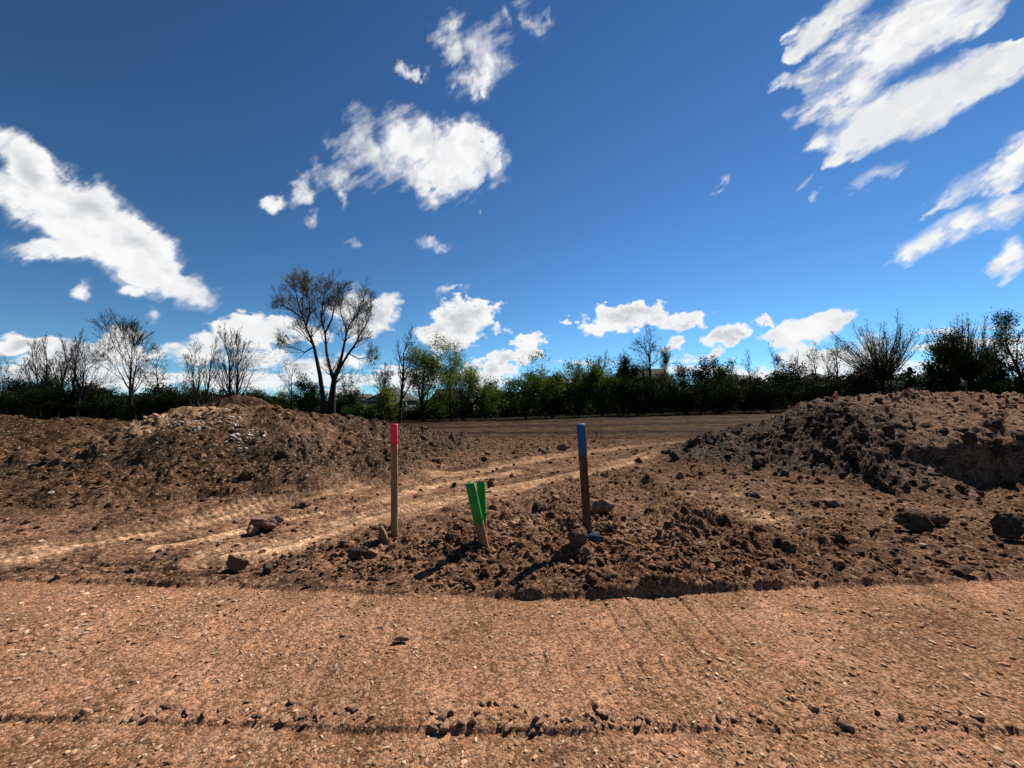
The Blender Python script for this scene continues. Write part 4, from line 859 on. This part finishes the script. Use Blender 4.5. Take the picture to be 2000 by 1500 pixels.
spruce('dark pointed spruce at the right, under the leaning fan shaped tree', 1957, 705, 30, 45, 150)
spruce('dark spruce standing below the dense round tree, left one', 1778, 716, 30, 42, 151)
spruce('dark spruce standing below the dense round tree, middle one', 1820, 712, 34, 41.5, 152)
spruce('dark spruce standing below the dense round tree, right one', 1862, 722, 28, 42.5, 153)
# leafy shrubs of the hedge: centre px, top py, left, right, distance, leaf, label
SH = [
 (20,742,-60,70,50,L_DARK,'dark green bush at the left border'),(84,738,30,140,49,L_DARK,'wide dark green bush below the leftmost bare trees'),(160,752,118,205,51,L_DARK,'dark bush under the touching pair of bare trees'),
 (225,756,190,262,52,L_DARK,'dim bush just left of the fan shaped bare tree'),(300,752,262,346,48,L_DARK,'glossy dark bush right of the fan shaped bare tree'),(366,757,335,400,54,L_DARK,'small dim bush right of the low broad bare tree'),
 (420,762,385,450,56,L_DARK,'low bush behind the clay block'),(505,757,470,540,56,L_DARK,'low olive bush right of the last bare trees'),(540,768,510,572,57,L_MID,'low green bush far behind the left bank'),
 (600,733,566,632,50,L_DARK,'dark bush in front of the leaning cottonwood'),(665,762,636,700,50,L_DARK,'dark bush at the foot of the forked cottonwood'),(716,786,690,745,48,L_MID,'green bush in front of the grey porch roof'),
 (764,756,748,780,49,L_LITE,'green bush with yellowish tips before the gable'),(810,784,796,835,52,L_DARK,'dark bush below the left yellow green tree'),(858,766,828,890,52,L_MID,'bush between the two yellow green trees'),
 (905,772,880,930,50,L_DARK,'low bush in front of the white gable wall'),(950,735,924,985,49,L_MID,'loose light bush left of the tallest hedge bush'),(1026,690,978,1088,46,L_MID,'tallest bush of the hedge, with leafy bright top'),
 (1078,728,1050,1112,47,L_DARK,'bush leaning on the right side of the tallest bush'),(1130,703,1094,1166,48,L_MID,'rounded bush with pale tips, right of the tallest'),(1176,712,1148,1212,47,L_MID,'upright bush under the faint bare treetop'),
 (1215,700,1192,1240,50,L_DARK,'dark bush behind the dead snag'),(1245,738,1212,1280,45,L_DARK,'dark bush at the foot of the gnarled tree'),(1292,732,1262,1326,46,L_DARK,'bush covering the lower roof'),
 (1340,738,1310,1372,45,L_DARK,'bush right of the dark roof end'),(1368,702,1332,1405,50,L_DARK,'round dark topped tree-like bush above the hedge'),(1412,706,1395,1430,52,L_MID,'pale leafed bush right of the round dark one'),
 (1400,742,1366,1436,45,L_DARK,'low bush in the right half of the hedge, under the pale one'),(1452,740,1418,1490,45,L_DARK,'dark bush before the small roof'),(1500,742,1466,1536,44,L_DARK,'dark bush under the fine twigged bare tree'),
 (1542,710,1514,1572,46,L_DARK,'domed bush, highest at the right end of the hedge'),(1582,738,1548,1618,43,L_DARK,'dark bush left of the orange marker'),(1626,744,1600,1660,43,L_DARK,'dark bush behind the orange marker'),
 (1678,718,1650,1706,43,L_PURP,'purple brown shrub left of the fan crowned tree'),(1692,758,1664,1716,41,L_DARK,'low dark bush at the foot of the purple shrub'),(1778,756,1756,1800,41,L_DARK,'low dark bush right of the fan crowned trunk'),
 (1905,748,1885,1940,41,L_DARK,'low dark bush between the spruces'),(1925,742,1900,1962,42,L_DARK,'dark bush under the ragged pine'),(1990,752,1970,2040,43,L_DARK,'bush at the right border')]
for i, (cx, ty, xl, xr, Y, lf, lab) in enumerate(SH):
    wid = (xr-xl)*Y/FPX; hgt = (815-ty)*Y/FPX; nl = int(min(12000, 380*wid*hgt)); xl -= 6; xr += 6
    make_tree('leafy_bush', lab, 'bush', 'bushes of the hedge line', cx, ty, xl, xr, Y, 'shrub', 200+i, B_DARK, lf, nl, .105, .30, stems=7, r0=.12)
# undergrowth mass closing the foot of the hedge
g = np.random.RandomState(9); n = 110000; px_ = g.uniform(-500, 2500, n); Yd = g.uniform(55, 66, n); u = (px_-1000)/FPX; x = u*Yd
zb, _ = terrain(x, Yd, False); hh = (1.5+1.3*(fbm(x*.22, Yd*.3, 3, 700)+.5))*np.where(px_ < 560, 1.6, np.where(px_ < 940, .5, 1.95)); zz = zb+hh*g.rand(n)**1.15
L_UND = leaf_mat('dark_undergrowth', (.006,.009,.003), (.013,.018,.006), .1); V, F = leaf_mesh(np.stack([x, Yd, zz], 1), .26, g); tag(npmesh('undergrowth', V, F, L_UND), 'dark tangled undergrowth filling the foot of the tree line', 'undergrowth', kind='stuff')  # very dark green leaf tones over the whole mass
# dry grass verge along the edge of the field
n = 26000; px_ = g.uniform(560, 1700, n); Yd = g.uniform(45.5, 54, n); x = (px_-1000)/FPX*Yd; Yd = Yd-.03*np.abs(x); zb, _ = terrain(x, Yd, False)
V = []; hgt = g.uniform(.04, .16, n)*(1+.8*vn(x*.8, Yd*.8, 5)); wd = .03; dx = g.normal(0, .08, n)
V = np.stack([np.stack([x-wd, Yd, zb-.02], 1), np.stack([x+wd, Yd, zb-.02], 1), np.stack([x+dx, Yd+g.normal(0, .05, n), zb+hgt], 1)], 1).reshape(-1, 3); F = np.arange(3*n).reshape(n, 3)
M_DRY = leaf_mat('dry_grass', (.11,.085,.045), (.075,.075,.028), .2); tag(npmesh('grass_verge', V, F, M_DRY), 'thin verge of dry and green grass along the field edge', 'grass', kind='stuff')

# ------------------------------------------------------------------ houses behind the trees
def plain(name, c1, c2, s=3):
    m, N, b, o = mat(name); g_ = N.new('ShaderNodeNewGeometry').outputs['Position']; N.put(b.inputs['Base Color'], N.mix(N.smooth(N.noise(N.mapping(g_, scale=(1, 1, 6)), s, 5, .6), .35, .65), (*c1, 1), (*c2, 1))); return m
M_SHING = plain('grey_shingles', (.050,.047,.045), (.095,.088,.082)); M_SHINGD = plain('dark_shingles', (.028,.026,.025), (.05,.047,.044)); M_SIDE = plain('beige_siding', (.34,.31,.25), (.40,.37,.30)); M_WH = plain('white_trim', (.42,.41,.39), (.5,.49,.47)); M_SIDG = plain('grey_siding', (.13,.13,.13), (.18,.18,.18))
M_GLASS, N_, b_, _ = mat('window_glass'); b_.inputs['Base Color'].default_value = (.03,.04,.05,1); b_.inputs['Roughness'].default_value = .1; b_.inputs['Specular IOR Level'].default_value = .6
def house(label, pxl, pxr, ridge_py, eave_py, Y, rmat, wmat, hipl=.0, hipr=.0, depth=9, porch=False, windows=3, peak=None):
    xl = at(pxl, 780, Y)[0]; xr = at(pxr, 780, Y)[0]; ze = at(1000, eave_py, Y)[2]; zr = at(1000, ridge_py, Y+depth/2)[2]; cx = (xl+xr)/2; w_ = xr-xl; zb = zat(cx, Y, False)-.3
    o = empty('house', (cx, Y, zb), label, 'house', 'houses behind the trees'); ez = ze-zb; rz_ = zr-zb
    V, F = box(0, depth/2, ez/2, w_-.9, depth-.9, ez); npmesh('wall', V, F, wmat, o)
    a = -w_/2+hipl*w_; b = w_/2-hipr*w_; t = .18
    V = [(-w_/2, 0, ez), (w_/2, 0, ez), (w_/2, depth, ez), (-w_/2, depth, ez), (a, depth/2, rz_), (b, depth/2, rz_)]
    V += [(-w_/2, 0, ez-t), (w_/2, 0, ez-t), (w_/2, depth, ez-t), (-w_/2, depth, ez-t)]
    F = [np.array([[0,1,5,4],[2,3,4,5],[0,6,7,1],[1,7,8,2],[2,8,9,3],[3,9,6,0],[9,8,7,6]]), np.array([[1,2,5],[3,0,4]])]
    npmesh('roof', np.array(V), F, rmat, o)
    V, F = box(0, -.03, ez-.10, w_+.02, .05, .20); npmesh('gutter', V, F, M_WH, o)
    for i in range(windows):
        x_ = -w_/2+w_*(i+.5)/windows; V, F = join([box(x_-.62, .43, 1.6, .08, .08, 1.3), box(x_+.62, .43, 1.6, .08, .08, 1.3), box(x_, .43, 2.21, 1.16, .08, .08), box(x_, .43, .99, 1.16, .08, .08), box(x_, .43, 1.6, .04, .06, 1.14)])
        f = npmesh('window', V, F, M_WH, o); V, F = box(x_, .44, 1.6, 1.16, .03, 1.14); npmesh('pane', V, F, M_GLASS, f)
    if porch:
        for x_ in (-w_/2+.3, w_/2-.3): V, F = box(x_, .0, (ez-.2)/2, .22, .22, ez-.2); npmesh('post', V, F, M_WH, o)
    return o
house('long low grey roofed house with white porch posts behind the dead trees', 712, 796, 757, 781, 66, M_SHING, M_SIDG, .4, .4, 9, True)
house('low grey wing of a house left of the porch house', 676, 712, 769, 781, 70, M_SHING, M_SIDG, 0, 0, 7, False, 2)
house('grey roofed house behind the yellow green trees', 838, 904, 759, 782, 70, M_SHINGD, M_SIDG, .1, .1, 9)
house('narrow cream walled house end behind the right yellow green tree', 905, 924, 760, 768, 69, M_SHING, M_SIDE, .2, .2, 8, False, 1)
house('dark high roofed house behind the gnarled bare tree', 1220, 1330, 720, 752, 66, M_SHINGD, M_SIDG, .02, .12, 9)
house('low grey roof showing over the right part of the hedge', 1428, 1500, 733, 750, 68, M_SHING, M_SIDG, .0, .1, 8)
house('dark hipped roof house left of the purple brown shrub', 1600, 1672, 728, 752, 62, M_SHINGD, M_SIDG, .45, .45, 9)
house('grey roofed house with long slope behind the fan crowned trunk', 1696, 1800, 731, 760, 58, M_SHING, M_SIDG, .45, .1, 10)
house('grey hipped roof house behind the leaning fan shaped tree', 1838, 1930, 727, 756, 58, M_SHING, M_SIDE, .35, .35, 9)
house('pale walled house cut by the right border', 1984, 2060, 738, 752, 56, M_SHING, M_SIDE, .2, .2, 9)
